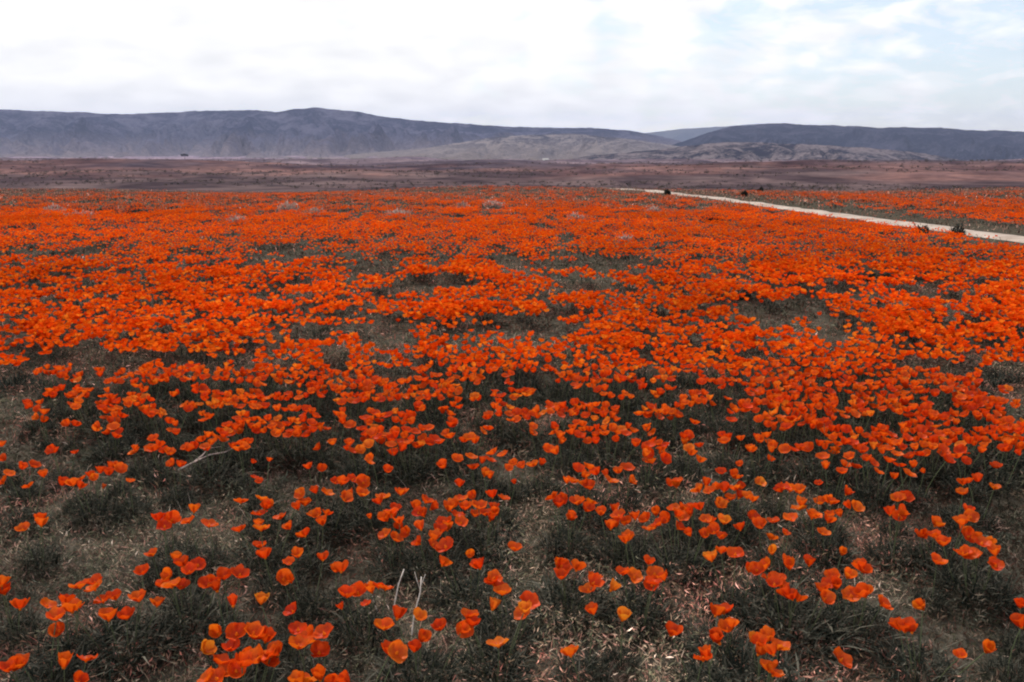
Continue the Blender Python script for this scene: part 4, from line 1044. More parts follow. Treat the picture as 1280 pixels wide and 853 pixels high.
-2087,7961,210 -2103,7956,169 -2091,8112,140 -2069,8147,228 -2081,8174,244y -2163,8171,192;
4028,8075,185 3976,8188,200 4025,8223,183 4126,8150,209 3900,8099,140 4135,8250,192;
-3386,8105,186 -3453,8183,187 -3350,8292,177;
-4222,8221,176 -4105,8292,167 -4358,8325,163;
1841,7958,229 1869,7960,174 1761,8046,237 1945,8091,222 1861,8190,184;
367,8071,241 360,8027,203 351,8149,155 293,8211,210;
-182,8029,214 -135,8178,218 -289,8140,214 -300,8113,167;
562,8053,201 533,7955,232 603,8031,227 606,7960,182 434,7991,241 416,8075,241 495,8176,201;
-4685,8026,207 -4620,8104,206 -4639,8149,219 -4773,8104,196 -4632,8223,196 -4812,8110,202;
1508,8210,183 1567,8143,189 1561,8131,164 1530,8115,183 1592,8153,226 1586,8291,183 1640,8117,216 1492,8330,204;
4834,8148,155 4816,8293,223;
-988,8182,218 -984,8085,140y -946,8100,215 -927,8100,194 -911,8152,149 -1055,8218,195y -909,8240,198 -1012,8286,173 -1069,8250,208 -912,8266,230 -957,8297,200;
-724,8043,184 -763,8045,198 -648,8141,216y -613,8192,205 -589,8082,200 -757,8275,187 -635,8251,224;
-1466,8058,183 -1474,8183,195 -1506,8162,188 -1535,8153,232 -1447,8219,171 -1457,8262,193 -1347,8092,239 -1340,8105,191 -1343,8157,246 -1580,8220,156y;
-3097,8310,158 -3103,8475,167;
-2803,8261,196 -2808,8145,199y -2733,8240,215 -2719,8227,183 -2704,8196,164 -2710,8300,184;
736,8111,239 664,8174,172 705,8084,195 642,8145,231 627,8179,181 837,8191,238 842,8195,175;
-2438,8140,180y -2449,8231,181 -2451,8121,216 -2424,8270,188 -2523,8221,201 -2527,8138,178 -2356,8237,210 -2419,8349,209;
4685,8117,209 4768,8201,182 4628,8315,185 4642,8328,218 4588,8311,177 4831,8169,187;
-2652,8235,193 -2654,8433,161;
3359,8204,166 3349,8187,217 3380,8144,171 3341,8246,234 3436,8184,185 3312,8187,206 3295,8252,209 3462,8271,203;
3217,8198,146 3170,8290,212 3260,8371,170 3091,8288,181 3172,8409,190 3202,8433,171;
-1299,8212,178 -1190,8250,191 -1171,8236,219 -1151,8283,186;
1272,8111,222 1258,8108,192 1292,8045,230 1204,8046,207 1230,8213,224 1184,8136,200 1248,8244,192 1274,8273,231 1429,8078,202 1420,8186,215;
2903,8117,243 2870,8123,195 2869,8270,161 2981,8213,204 2916,8292,209 2886,8317,194 2803,8262,222 2779,8266,160;
103,8188,178 83,8152,226 166,8185,192 46,8321,208 77,8333,185 -21,8245,178 186,8287,211;
3727,8214,207 3779,8240,162 3759,8143,216 3791,8261,218 3852,8218,210;
-339,8328,180 -327,8212,175 -278,8301,156 -409,8269,162 -227,8287,160 -310,8399,203 -439,8240,185 -464,8269,228 -257,8419,202 -363,8439,189 -408,8421,187;
935,8130,196 884,8216,205 1005,8188,247 938,8314,168 868,8289,171 1062,8185,232;
1724,8246,183 1773,8282,207 1744,8175,188 1651,8289,209 1644,8311,172 1882,8220,217 1745,8410,184;
4526,8059,204 4602,8095,250 4627,8096,215 4427,8202,200 4459,8286,212;
-2133,8232,181 -2089,8368,194 -2240,8291,198 -2243,8362,205 -1999,8272,178;
-241,8454,168;
265,8364,154 231,8274,195 251,8392,210 148,8402,185;
2015,8209,212 2028,8112,223 2099,8258,222 2125,8116,216 1947,8305,193;
2415,8184,202 2449,8153,201 2392,8225,221y 2398,8300,191 2368,8285,218 2479,8353,200 2345,8284,202;
828,8418,168 805,8360,200 713,8374,181 920,8427,190 698,8486,152;
2204,8252,171 2262,8258,211 2227,8402,184 2148,8380,188 2299,8322,215 2204,8440,199 2280,8405,159 2273,8421,193;
3980,8365,187 3980,8316,160 4014,8425,208 3937,8340,217 4042,8334,140 4054,8440,179 4081,8473,196 4112,8446,193;
2666,8147,252 2636,8127,228 2672,8328,172 2519,8161,225 2646,8344,192 2741,8320,201;
-558,8227,202 -504,8441,190;
-2698,8489,171;
3727,8429,158 3735,8398,184 3695,8407,203 3622,8398,205 3599,8433,168;
-4878,8281,187 -4819,8308,188 -4942,8444,194 -4767,8316,200 -4754,8320,219;
-1820,8224,218 -1777,8339,194 -1738,8326,195 -1934,8297,214 -1798,8441,157 -1956,8257,226 -1849,8468,194;
1059,8471,174 1078,8362,166 1167,8421,179 1168,8427,208y 984,8442,191 1197,8451,188y;
-89,8368,172 -78,8315,219 -56,8470,179y -30,8471,191 -165,8410,160 -188,8364,203 -121,8502,194 32,8415,161y -160,8475,194;
4277,8298,216 4409,8371,180 4201,8493,181;
4462,8365,191 4405,8460,188 4394,8496,156 4516,8577,170 4605,8472,189;
3055,8452,204 3136,8495,155;
-1621,8366,203 -1705,8474,182 -1547,8586,155;
-554,8512,174;
-741,8489,185 -695,8479,199 -723,8389,162 -610,8524,180;
2835,8464,185y 2828,8346,182 2903,8444,205;
-879,8269,209 -854,8435,192 -798,8416,194y;
3562,8595,161;
-1345,8509,177;
-1436,8377,216 -1474,8352,219 -1554,8426,200 -1471,8528,164 -1371,8450,172 -1591,8468,167y;
4355,8584,165y;
4940,8401,202 4902,8413,177 4878,8486,192;
1412,8437,198 1377,8391,198 1414,8355,189 1460,8495,187;
1564,8378,189 1625,8533,187y;
-1933,8457,175 -1947,8654,167 -2048,8477,172 -2078,8547,185;
2626,8579,181 2658,8477,194 2587,8485,159;
1375,8612,162y;
1849,8500,184 1893,8415,204 1873,8403,182 1808,8554,176;
544,8307,191 465,8352,217 637,8438,205;
9,8556,174;
-2347,8321,218 -2283,8389,214 -2488,8404,186;
3706,8770,140;
-5000,8473,184 -5025,8705,157;
4694,8492,190 4714,8388,208 4712,8586,165;
3360,8603,172y 3387,8551,180;
356,8538,182 393,8475,198 285,8520,183;
-1134,8477,187 -1152,8392,213 -1056,8513,190;
605,8557,182 544,8760,148;
1721,8461,198;
-1014,8538,188;
2081,8438,204 2011,8549,187;
2356,8426,208"""
def parse(s):
    res = []
    for p in s.replace('\n', '').split(';'):
        fl = []
        for q in p.split():
            f = 'n'
            if q[-1].isalpha(): f = q[-1]; q = q[:-1]
            a, b, c = q.split(','); fl.append((int(a) / 1000, int(b) / 1000, int(c) / 1000, f))
        res.append(fl)
    return res
near_plants = parse(NEAR); rest_plants = parse(REST)

def bloom_colour(flag, x, y, r):
    # deep orange with some red-orange and some golden blooms
    k = r.random()
    c0, c1 = np.array((0.74, 0.056, 0.003)), np.array((0.87, 0.155, 0.009))
    c = c0 + (c1 - c0) * (k ** 1.4)
    if flag == 'y': c = np.array((0.88, 0.215, 0.016))
    return c * r.uniform(0.88, 1.05)
NUM = ["no", "single", "two", "three", "four", "five", "six", "seven", "eight", "nine", "ten", "eleven", "twelve"]
ORD = ["first", "second", "third", "fourth", "fifth", "sixth", "seventh", "eighth", "ninth", "tenth", "eleventh", "twelfth", "thirteenth", "fourteenth", "fifteenth", "sixteenth", "seventeenth", "eighteenth", "nineteenth", "twentieth"] + ["later"] * 20
def zone(x, y):
    u = 640 + 1100 * x / (y * math.cos(PITCH) + 0.3)
    col = ["at left edge", "far left", "left", "left of centre", "right of centre", "right", "far right", "at right edge"][int(np.clip(u / 160, 0, 7))]
    row = 0 if y < 2.75 else 1 if y < 3.2 else 2 if y < 3.8 else 3 if y < 4.6 else 4 if y < 5.4 else 5
    return row, col
ROW = ["nearest row", "second row back", "third row back", "fourth row back", "fifth row back", "sixth row back"]
cells = {}
plist = []
for fl in near_plants:
    cx = sum(f[0] for f in fl) / len(fl); cy = sum(f[1] for f in fl) / len(fl)
    plist.append((cx, cy, fl)); cells.setdefault(zone(cx, cy), []).append(cx)
used_labels = {}
for cx, cy, fl in plist:
    r = random.Random(int(cx * 1000) * 7 + int(cy * 1000))
    g = float(ground_z(cx, cy))
    bx, by = cx + r.uniform(-0.02, 0.02), cy + r.uniform(-0.01, 0.04)
    plant = empty("poppy_plant", (bx, by, g))
    zr, zc = zone(cx, cy)
    mem = sorted(cells[(zr, zc)]); rank = mem.index(cx)
    n = len(fl)
    gold = sum(1 for f in fl if f[3] == 'y')
    tone = "golden orange" if gold * 2 > n else "orange"
    lab = f"{NUM[n]}-bloom {tone} poppy plant, {ROW[zr]}, {zc}"
    if len(mem) > 1: lab += f", {ORD[rank]} from left there"
    tag(plant, lab, "poppy plant", "poppy plants in the near part of the field")
    lf = link("foliage", LEAVES[r.randrange(6)], plant)
    sc = (0.46 + 0.085 * min(n, 9)) * r.uniform(0.88, 1.15)
    lf.scale = (sc * r.uniform(0.85, 1.2), sc * r.uniform(0.85, 1.2), min(0.35 + 0.6 * sc, 1.0) * r.uniform(0.85, 1.05)); lf.rotation_euler = (0, 0, r.uniform(0, 6.28))
    for (x, y, h, flag) in fl:
        zt = float(ground_z(x, y)) + h - g
        top = Vector((x - bx, y - by, zt))
        root = Vector(((x - bx) * 0.35, (y - by) * 0.35, 0.0))
        d = top - root
        st = link("stem", STEMS[r.randrange(3)], plant)
        st.rotation_mode = 'QUATERNION'
        st.rotation_quaternion = d.to_track_quat('Z', 'X') @ Quaternion((0, 0, 1), r.uniform(0, 6.28))
        st.location = root; st.scale = (1, 1, d.length)
        form = r.choices(range(5), (4, 4, 3, 3, 2))[0]
        s = r.uniform(0.86, 1.16) * (1.0 + 0.03 * float(sstep(3.2, 4.6, y)))
        if flag == 's': s *= 0.68
        if flag == 'L': s *= 1.25
        c = bloom_colour(flag, x, y, r)
        tilt = Euler((r.gauss(0.12, 0.32), r.gauss(0, 0.32), r.uniform(0, 6.28)))
        detailed = y < 3.9
        fo = link("flower", ME_CENTRE if detailed else WHOLE[form], plant)
        fo.location = top; fo.scale = (s, s, s)
        fo.rotation_euler = tilt if detailed else tilt
        fo.color = (0.75, 0.16, 0.012, 1) if detailed else (*c, 1)
        if detailed:
            for q in range(4):
                pe = link("petal", PETALS[form][r.randrange(3)], fo)
                k = 1.0 if q % 2 else 0.93
                pe.rotation_euler = (r.uniform(-0.06, 0.06), r.uniform(-0.12, 0.10), q * PI / 2 + r.uniform(-0.12, 0.12))
                pe.scale = (k, k, k * r.uniform(0.92, 1.12))
                m = r.uniform(0.88, 1.06); gq = r.uniform(0.8, 1.3)
                pe.color = (c[0] * m, c[1] * m * gq, c[2] * m, 1)

# --- the rest of the field: one mass of plants too many to count
GAPS = np.array([[float(v) for v in g.split(',')] for g in """-21.00,38.33,0.45,4.49 -19.96,38.94,0.23,4.63 -18.92,39.68,0.58,3.88 -16.89,38.55,0.67,5.40 -14.79,36.57,0.74,5.89 -14.44,38.33,0.45,4.49 -11.75,36.08,0.63,4.00 -9.30,34.97,0.40,6.10 -9.25,27.51,0.49,1.95 -7.47,27.47,0.41,1.64 -13.41,24.74,0.37,1.60 -9.49,17.36,0.16,1.35 -9.54,19.34,0.35,0.73 -8.61,19.39,0.35,1.27 -8.29,17.32,0.31,1.04 -7.49,17.63,0.16,1.07 -7.47,16.69,0.30,0.58 -8.32,15.63,0.28,0.72 -5.92,16.18,0.24,1.09 -5.50,17.00,0.31,0.83 -5.08,16.42,0.10,0.67 -4.56,15.62,0.14,0.62 -4.03,15.78,0.24,0.73 -3.71,16.71,0.15,0.81 -5.16,14.26,0.17,0.75 -5.75,14.48,0.26,0.77 -4.72,13.84,0.21,0.60 -6.22,13.32,0.20,1.04 -7.30,13.28,0.16,0.67 -6.13,12.26,0.09,0.49 -6.02,11.40,0.21,0.61 -6.58,11.76,0.21,1.26 -5.56,12.42,0.11,0.50 -5.69,13.30,0.16,0.85 -5.06,11.68,0.09,0.69 -3.18,14.04,0.21,0.61 -2.88,14.26,0.11,0.75 -3.01,12.60,0.15,0.78 -3.48,10.99,0.17,0.37 -3.25,11.40,0.10,0.66 -3.01,11.39,0.14,0.53 -2.82,10.40,0.16,0.46 -4.01,9.97,0.21,0.54 -4.53,9.96,0.09,0.37 -4.99,10.18,0.09,0.56 -5.38,9.96,0.18,0.43 -5.60,9.78,0.18,0.72 -4.97,9.08,0.16,0.99 -4.40,9.47,0.09,0.50 -3.61,8.85,0.13,0.53 -3.25,8.69,0.16,0.52 -3.20,9.01,0.11,0.38 -3.83,8.68,0.10,0.44 -4.57,8.61,0.08,0.43 -2.36,10.06,0.12,0.38 -2.28,8.53,0.10,0.43 -2.10,8.68,0.16,0.44 -5.34,10.62,0.08,0.40 -3.04,10.17,0.15,0.45 -5.31,29.39,0.26,3.56 -3.66,28.26,0.25,1.73 -2.88,20.42,0.24,2.63 -1.47,17.63,0.21,1.07 -2.55,15.14,0.18,0.69 -1.73,15.38,0.14,0.61 -3.27,17.92,0.21,0.65 -1.22,13.96,0.13,0.60 -1.94,12.57,0.19,0.45 1.30,29.39,0.26,3.56 0.74,24.79,0.37,1.98 1.29,20.61,0.37,1.41 -0.88,38.15,0.67,3.60 1.48,16.17,0.12,0.92 1.19,15.16,0.14,0.83 1.95,15.38,0.23,0.70 2.60,14.37,0.11,0.46 0.00,12.25,0.18,0.37 0.05,13.64,0.12,0.43 -0.63,15.16,0.23,0.83 -0.23,15.88,0.19,0.64 0.75,11.72,0.14,0.41 -0.80,11.52,0.14,0.45 -0.17,11.38,0.14,0.39 1.29,11.81,0.21,0.56 -0.51,9.96,0.09,0.33 0.46,9.99,0.15,0.75 0.67,9.57,0.17,0.51 0.89,9.02,0.30,0.46 1.49,9.56,0.20,0.41 -0.02,8.93,0.11,0.46 -1.54,9.18,0.17,0.33 -1.74,9.18,0.08,0.30 -0.39,9.10,0.08,0.38 -0.52,8.53,0.10,0.43 1.56,8.77,0.16,0.45 6.31,28.26,0.34,1.73 4.34,21.17,0.13,0.67 6.60,19.34,0.23,0.73 8.18,21.97,0.20,1.30 8.62,19.34,0.58,0.73 5.17,12.75,0.31,0.63 2.83,10.67,0.10,0.41 2.62,11.81,0.11,0.47 3.17,12.42,0.11,0.50 3.70,11.81,0.11,0.47 3.83,11.66,0.09,0.40 4.38,11.80,0.18,0.41 3.55,10.40,0.19,0.57 5.43,10.87,0.26,0.49 5.25,10.20,0.37,0.77 6.09,11.53,0.21,0.54 6.67,11.82,0.21,0.70 6.15,10.64,0.08,0.59 7.87,15.38,0.23,0.61 8.16,15.14,0.23,0.59 6.83,13.26,0.16,0.41 5.79,12.59,0.11,0.61 4.15,8.85,0.11,0.45 4.10,9.57,0.20,0.51 3.82,9.46,0.11,0.35 3.39,9.46,0.11,0.31 2.76,9.09,0.08,0.30 2.05,8.45,0.15,0.35 10.93,20.61,0.37,1.41 10.45,19.06,0.34,1.60 3.06,13.66,0.25,0.70 2.57,12.26,0.15,0.59 4.22,10.39,0.13,0.35 5.06,11.38,0.21,0.39""".split()])
def gap_mask(x, y):
    k = np.ones_like(x)
    for gx, gy, rx, ry in GAPS:
        d = ((x - gx) / (rx * 0.85)) ** 2 + ((y - gy) / (ry * 0.8)) ** 2
        k = np.minimum(k, sstep(0.55, 1.25, d))
    return k
field = Bag()
TEMPL = {0: [whole_flower_arrays(R, Hc, 2, 2, 0.95) for R, Hc in FORMS],
         1: [whole_flower_arrays(R, Hc, 1, 1, 0.74) for R, Hc in FORMS],
         2: [whole_flower_arrays(R * 1.05, Hc * 1.3, 1, 1, 0.8, 3) for R, Hc in FORMS]}
def scatter_flowers(x, y, z, scale, col, lod):
    n = len(x)
    form = rng.choice(5, n, p=(0.3, 0.25, 0.25, 0.12, 0.08))
    for k in range(5):
        i = np.where(form == k)[0]
        if len(i) == 0: continue
        V, T, K = TEMPL[lod][k]
        a = rng.uniform(0, 2 * PI, len(i)); tx_ = rng.normal(0.08, 0.24, len(i)); ty_ = rng.normal(0, 0.24, len(i))
        ca, sa = np.cos(a), np.sin(a)
        Z = np.zeros_like(a); O = np.ones_like(a)
        Rz = np.stack([np.stack([ca, -sa, Z], -1), np.stack([sa, ca, Z], -1), np.stack([Z, Z, O], -1)], 1)
        Rx = np.stack([np.stack([O, Z, Z], -1), np.stack([Z, np.cos(tx_), -np.sin(tx_)], -1), np.stack([Z, np.sin(tx_), np.cos(tx_)], -1)], 1)
        Ry = np.stack([np.stack([np.cos(ty_), Z, np.sin(ty_)], -1), np.stack([Z, O, Z], -1), np.stack([-np.sin(ty_), Z, np.cos(ty_)], -1)], 1)
        Rm = np.einsum('nij,njk,nkl->nil', Rx, Ry, Rz)
        W = np.einsum('nij,vj->nvi', Rm, V) * scale[i][:, None, None] + np.stack([x[i], y[i], z[i]], 1)[:, None, :]
        TT = T[None] + (np.arange(len(i)) * len(V))[:, None, None]
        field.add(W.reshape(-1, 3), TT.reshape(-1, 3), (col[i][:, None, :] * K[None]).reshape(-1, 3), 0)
def bloom_cols(n):
    k = rng.random((n, 1)) ** 1.4
    c = np.array((0.74, 0.056, 0.003)) + k * (np.array((0.87, 0.155, 0.009)) - np.array((0.74, 0.056, 0.003)))
    g = rng.random(n) < 0.05
    c[g] = (0.88, 0.215, 0.016)
    return (c * rng.uniform(0.85, 1.05, (n, 1))).astype(np.float32)
def plant_leaves(px, py, rad, hgt, per, wid, lod):
    n = len(px) * per
    ix = np.repeat(np.arange(len(px)), per)
    az = rng.uniform(0, 2 * PI, n); rr = rad[ix] * np.sqrt(rng.random(n)) * 0.7
    x = px[ix] + rr * np.cos(az); y = py[ix] + rr * np.sin(az)
    c = np.array((0.011, 0.015, 0.013)) + rng.random((n, 1)) ** 2.2 * np.array((0.085, 0.085, 0.070))
    ln = hgt[ix] * rng.uniform(0.5, 1.0, n)
    zb = ground_z(x, y) + rng.uniform(0, 0.35, n) * hgt[ix]
    if lod < 2:
        h = n // 3
        V, T, C = blades(x[:h], y[:h], zb[:h], ln[:h] * 0.8, wid * 0.7 * rng.uniform(0.6, 1.4, h), az[:h] + rng.normal(0, 0.7, h), rng.uniform(0.1, 1.1, h), c[:h].astype(np.float32))
        field.add(V, T, C, 1)
        q = (rr[h:] / (rad[ix[h:]] * 0.7)) ** 2
        V, T, C = flakes(x[h:], y[h:], ground_z(x[h:], y[h:]) + hgt[ix[h:]] * (1 - 0.7 * q) * rng.uniform(0.3, 1.0, n - h), wid * 1.3 * rng.uniform(0.6, 1.5, n - h), c[h:].astype(np.float32))
    else:
        V, T, C = flakes(x, y, zb + hgt[ix] * 0.2, ln * 0.6, c.astype(np.float32))
    field.add(V, T, C, 1)
# explicit plants of the middle ground
rest_plants = [p for p in rest_plants if random.random() < 1 - 0.75 * float(sstep(6.6, 7.7, np.mean([f[1] for f in p])))]
fx = np.array([f[0] for p in rest_plants for f in p]); fy = np.array([f[1] for p in rest_plants for f in p]); fh = np.array([f[2] for p in rest_plants for f in p])
scatter_flowers(fx, fy, ground_z(fx, fy) + fh, rng.uniform(0.92, 1.24, len(fx)), bloom_cols(len(fx)), 0)
qx = np.array([np.mean([f[0] for f in p]) for p in rest_plants]); qy = np.array([np.mean([f[1] for f in p]) for p in rest_plants])
plant_leaves(qx, qy, np.full(len(qx), 0.14), np.full(len(qx), 0.15), 130, 0.009, 0)
# generated plants
def half_width(y): return 0.62 * y + 2.5
def gen_band(y0, y1, dens, per, lod, leaf_per, leaf_w, big, nearfill=False):
    hw = half_width(y1)
    n = int((y1 - y0) * 2 * hw * dens)
    x = rng.uniform(-hw, hw, n); y = rng.uniform(y0, y1, n)
    k = np.abs(x) < half_width(y)
    if nearfill: k &= np.abs(x) > 0.585 * y + 0.42
    d = fbm(x / 1.1 + 40, y / 1.6 + 11, 3) * 0.6 + fbm(x / 6.5 + 3, y / 9.0 + 31, 3) * 0.4
    lo = 0.29 if not nearfill else 0.44
    p = sstep(lo + 0.03, lo + 0.17, d) * (0.5 + 0.5 * sstep(0.30, 0.46, fbm(x / 0.42 + 21, y / 0.55 + 77, 2)))
    if not nearfill: p = p * gap_mask(x, y)
    tr = track_at(y)
    off = x - tr
    # bare verges along the path
    p = p * np.where((off > -2.0) & (off < 2.2), np.where(np.abs(off) > 0.95, 0.04, 0.0), 1.0)
    p = p * np.where((off >= 2.6) & (off < 4.6), 0.25, 1.0)
    if y0 == Y400 - 0.9: p = p * sstep(Y400 - 0.9, Y400 + 0.5, y) * (1.0 - 0.35 * sstep(8, 14, y))
    p = p * (1 - 0.5 * sstep(36, 62, y)) * (1 - 0.95 * sstep(50, 88, y + (fbm(x / 14, y / 14, 3) - 0.5) * 70)) * (1 - sstep(98, 120, y))
    p = p * (1 - 0.55 * sstep(0, 8, x - 20) * sstep(60, 75, y))
    p = p * (1 - 0.55 * sstep(10, 30, -x) * sstep(28, 52, y) * sstep(0.35, 0.6, fbm(x / 7 + 60, y / 7 + 9, 3)))
    p = p * np.where((y > 70) & (np.abs(x - track_at(y) + 1.0) < 3.5), 0.06, 1.0)
    k &= rng.random(n) < p
    x, y = x[k], y[k]
    ix = np.repeat(np.arange(len(x)), rng.integers(max(1, per - 4), per + 5, len(x)))
    ox, oy = rng.normal(0, 0.092 * big, len(ix)), rng.normal(0, 0.092 * big, len(ix))
    px_, py_ = x[ix] + ox, y[ix] + oy
    h0 = rng.uniform(0.15, 0.23, len(x))
    h = h0[ix] * (1 - 0.8 * (ox ** 2 + oy ** 2) / 0.05 * 0.2) + rng.normal(0, 0.018, len(ix))
    h = np.clip(h, 0.08, 0.28)
    tone = (0.72 + 0.5 * fbm(px_ / 2.2 + 50, py_ / 3.0 + 7, 3)).astype(np.float32)
    scatter_flowers(px_, py_, ground_z(px_, py_) + h, rng.uniform(0.94, 1.28, len(ix)) * (1.0 + 0.06 * (lod == 2)), bloom_cols(len(ix)) * tone[:, None], lod)
    if leaf_per:
        plant_leaves(x, y, np.full(len(x), 0.15 * big), h0 * 0.8, leaf_per, leaf_w, lod)
    return len(ix)
Y400 = 7.62
nfl = [gen_band(1.6, Y400, 12, 6, 0, 120, 0.008, 1.0, True),
       gen_band(Y400 - 0.9, 15, 23, 13, 0, 36, 0.010, 1.0),
       gen_band(15, 38, 15.5, 9, 1, 12, 0.018, 1.1),
       gen_band(38, 122, 6, 7, 2, 4, 0.04, 1.6)]
o = link("poppy_field", field.mesh("poppy_field", [M_bloom, M_leaf]))
tag(o, "carpet of orange poppies filling the field beyond the nearest plants", "poppies", kind='stuff')
print("field flowers", nfl, "tris", sum(len(t) for t in field.T))

# ------------------------------------------------------------------ ground cover: dry weeds, small leaves and litter between the plants
cov = Bag()
def cover_band(y0, y1, dens, ln, wd, flake_share):
    hw = half_width(y1); n = int((y1 - y0) * 2 * hw * dens)
    x = rng.uniform(-hw, hw, n); y = rng.uniform(y0, y1, n)
    k = (np.abs(x) < half_width(y)) & (np.abs(x - track_at(y)) > rng.uniform(0.3, 1.1, n))
    k &= rng.random(n) < (0.45 + 0.9 * fbm(x / 0.35, y / 0.35, 3) - 0.2)
    x, y = x[k], y[k]; n = len(x)
    c = weed_colours(n, x, y)
    # drifts of greener, redder and paler weeds
    g1 = fbm(x / 0.7 + 9, y / 0.7 + 2, 3)[:, None]; g2 = fbm(x / 0.5 + 70, y / 0.5 + 33, 3)[:, None]
    c = c * (0.25 + 1.45 * np.clip((g1 - 0.28) / 0.42, 0, 1)) * np.where(g2 > 0.50, np.array((1.22, 0.90, 0.90)), np.array((0.98, 1.0, 0.98)))
    c = c * (1 + 0.5 * sstep(25, 70, y)[:, None] * np.array((0.9, 0.35, 0.3)))
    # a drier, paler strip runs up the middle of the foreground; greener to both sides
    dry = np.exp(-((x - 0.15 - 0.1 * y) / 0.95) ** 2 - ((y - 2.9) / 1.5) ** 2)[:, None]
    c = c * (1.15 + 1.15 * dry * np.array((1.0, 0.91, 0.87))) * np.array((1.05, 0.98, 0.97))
    z = ground_z(x, y)
    f = rng.random(n) < flake_share
    b = ~f
    V, T, C = blades(x[b], y[b], z[b], ln * rng.uniform(0.4, 1.3, b.sum()), wd * rng.uniform(0.5, 1.4, b.sum()), rng.uniform(0, 2 * PI, b.sum()), rng.uniform(0.1, 1.45, b.sum()), c[b].astype(np.float32), 0.35)
    cov.add(V, T, C)
    V, T, C = flakes(x[f], y[f], z[f] + ln * 1.3 * rng.random(f.sum()) * (0.25 + 1.3 * fbm(x[f] / 0.16, y[f] / 0.16 + 50, 2)), ln * (0.20 if y1 < 5 else 0.26) * rng.uniform(0.5, 1.4, f.sum()), c[f].astype(np.float32), 0.36)
    cov.add(V, T, C)
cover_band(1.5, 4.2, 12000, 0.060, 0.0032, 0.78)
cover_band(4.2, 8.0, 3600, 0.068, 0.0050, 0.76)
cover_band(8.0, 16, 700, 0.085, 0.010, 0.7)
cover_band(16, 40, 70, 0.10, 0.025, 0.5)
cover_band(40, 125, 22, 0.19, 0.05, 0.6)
# low feathery mats of flowerless weeds that run together between the poppy plants
def mats(y0, y1, dens, per, size):
    hw = half_width(y1); n = int((y1 - y0) * 2 * hw * dens)
    x = rng.uniform(-hw, hw, n); y = rng.uniform(y0, y1, n)
    k = (np.abs(x) < half_width(y)) & (np.abs(x - track_at(y)) > 0.9) & (fbm(x / 0.8 + 31, y / 0.8 + 12, 3) > 0.38 + 0.12 * np.exp(-((x - 0.15 - 0.1 * y) / 0.95) ** 2 - ((y - 2.9) / 1.5) ** 2))
    x, y = x[k], y[k]; n = len(x)
    rad = rng.uniform(0.06, 0.15, n); hg = rng.uniform(0.03, 0.10, n)
    tint = np.array([(0.105, 0.102, 0.072), (0.155, 0.125, 0.095), (0.065, 0.070, 0.054), (0.165, 0.108, 0.088)])[rng.integers(0, 4, n)]
    ix = np.repeat(np.arange(n), per); m = len(ix)
    a = rng.uniform(0, 2 * PI, m); q = rng.random(m) ** 0.6
    fx_, fy_ = x[ix] + np.cos(a) * q * rad[ix], y[ix] + np.sin(a) * q * rad[ix]
    c = tint[ix] * (0.34 + 1.6 * rng.random((m, 1)) ** 1.5)
    V, T, C = flakes(fx_, fy_, ground_z(fx_, fy_) + hg[ix] * (1 - 0.7 * q * q) * (0.25 + 0.75 * rng.random(m)), size * rng.uniform(0.5, 1.4, m), c.astype(np.float32), 0.3)
    cov.add(V, T, C)
print("tris so far", sum(len(t) for t in field.T), sum(len(t) for t in cov.T))
mats(1.6, 4.2, 46, 120, 0.014)
mats(4.2, 8.2, 32, 60, 0.021)
mats(8.2, 20, 14, 22, 0.036)
nst = 900
sx_ = rng.uniform(-4.5, 4.5, nst); sy_ = rng.uniform(1.8, 7.5, nst)
V, T, C = blades(sx_, sy_, ground_z(sx_, sy_), rng.uniform(0.05, 0.16, nst), rng.uniform(0.0015, 0.003, nst), rng.uniform(0, 2 * PI, nst), rng.uniform(0.1, 1.5, nst), (np.array((0.42, 0.35, 0.29)) * rng.uniform(0.4, 1.2, (nst, 1))).astype(np.float32), 0.25)
cov.add(V, T, C)
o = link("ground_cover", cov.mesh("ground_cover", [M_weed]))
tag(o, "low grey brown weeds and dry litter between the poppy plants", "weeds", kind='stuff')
print("cover tris", sum(len(t) for t in cov.T))

# scrub scattered over the far plain, seen only as a fine speckle
scrub = Bag()
n = 14000
y = 230 * np.exp(rng.random(n) * math.log(3000 / 230)); x = rng.uniform(-0.75, 0.75, n) * y
k = fbm(x / 140 + 8, y / 60 + 4, 3) > 0.46
x, y = x[k], y[k]; n = len(x)
per = 8; ix = np.repeat(np.arange(n), per)
sz = rng.uniform(0.35, 1.0, n) * (1 + y / 1500)
c = (np.array((0.045, 0.042, 0.040)) + rng.random((n, 1)) * np.array((0.09, 0.06, 0.045)))[ix]
V, T, C = flakes(x[ix] + rng.normal(0, 0.5, n * per) * sz[ix], y[ix] + rng.normal(0, 0.5, n * per) * sz[ix],
                 ground_z(x, y)[ix] + rng.uniform(0.1, 0.7, n * per) * sz[ix], sz[ix] * rng.uniform(0.4, 0.8, n * per), c)
scrub.add(V, T, C)
o = link("desert_scrub", scrub.mesh("desert_scrub", [M_shrub]))
tag(o, "speckle of low brown scrub across the far plain", "scrub", kind='stuff')

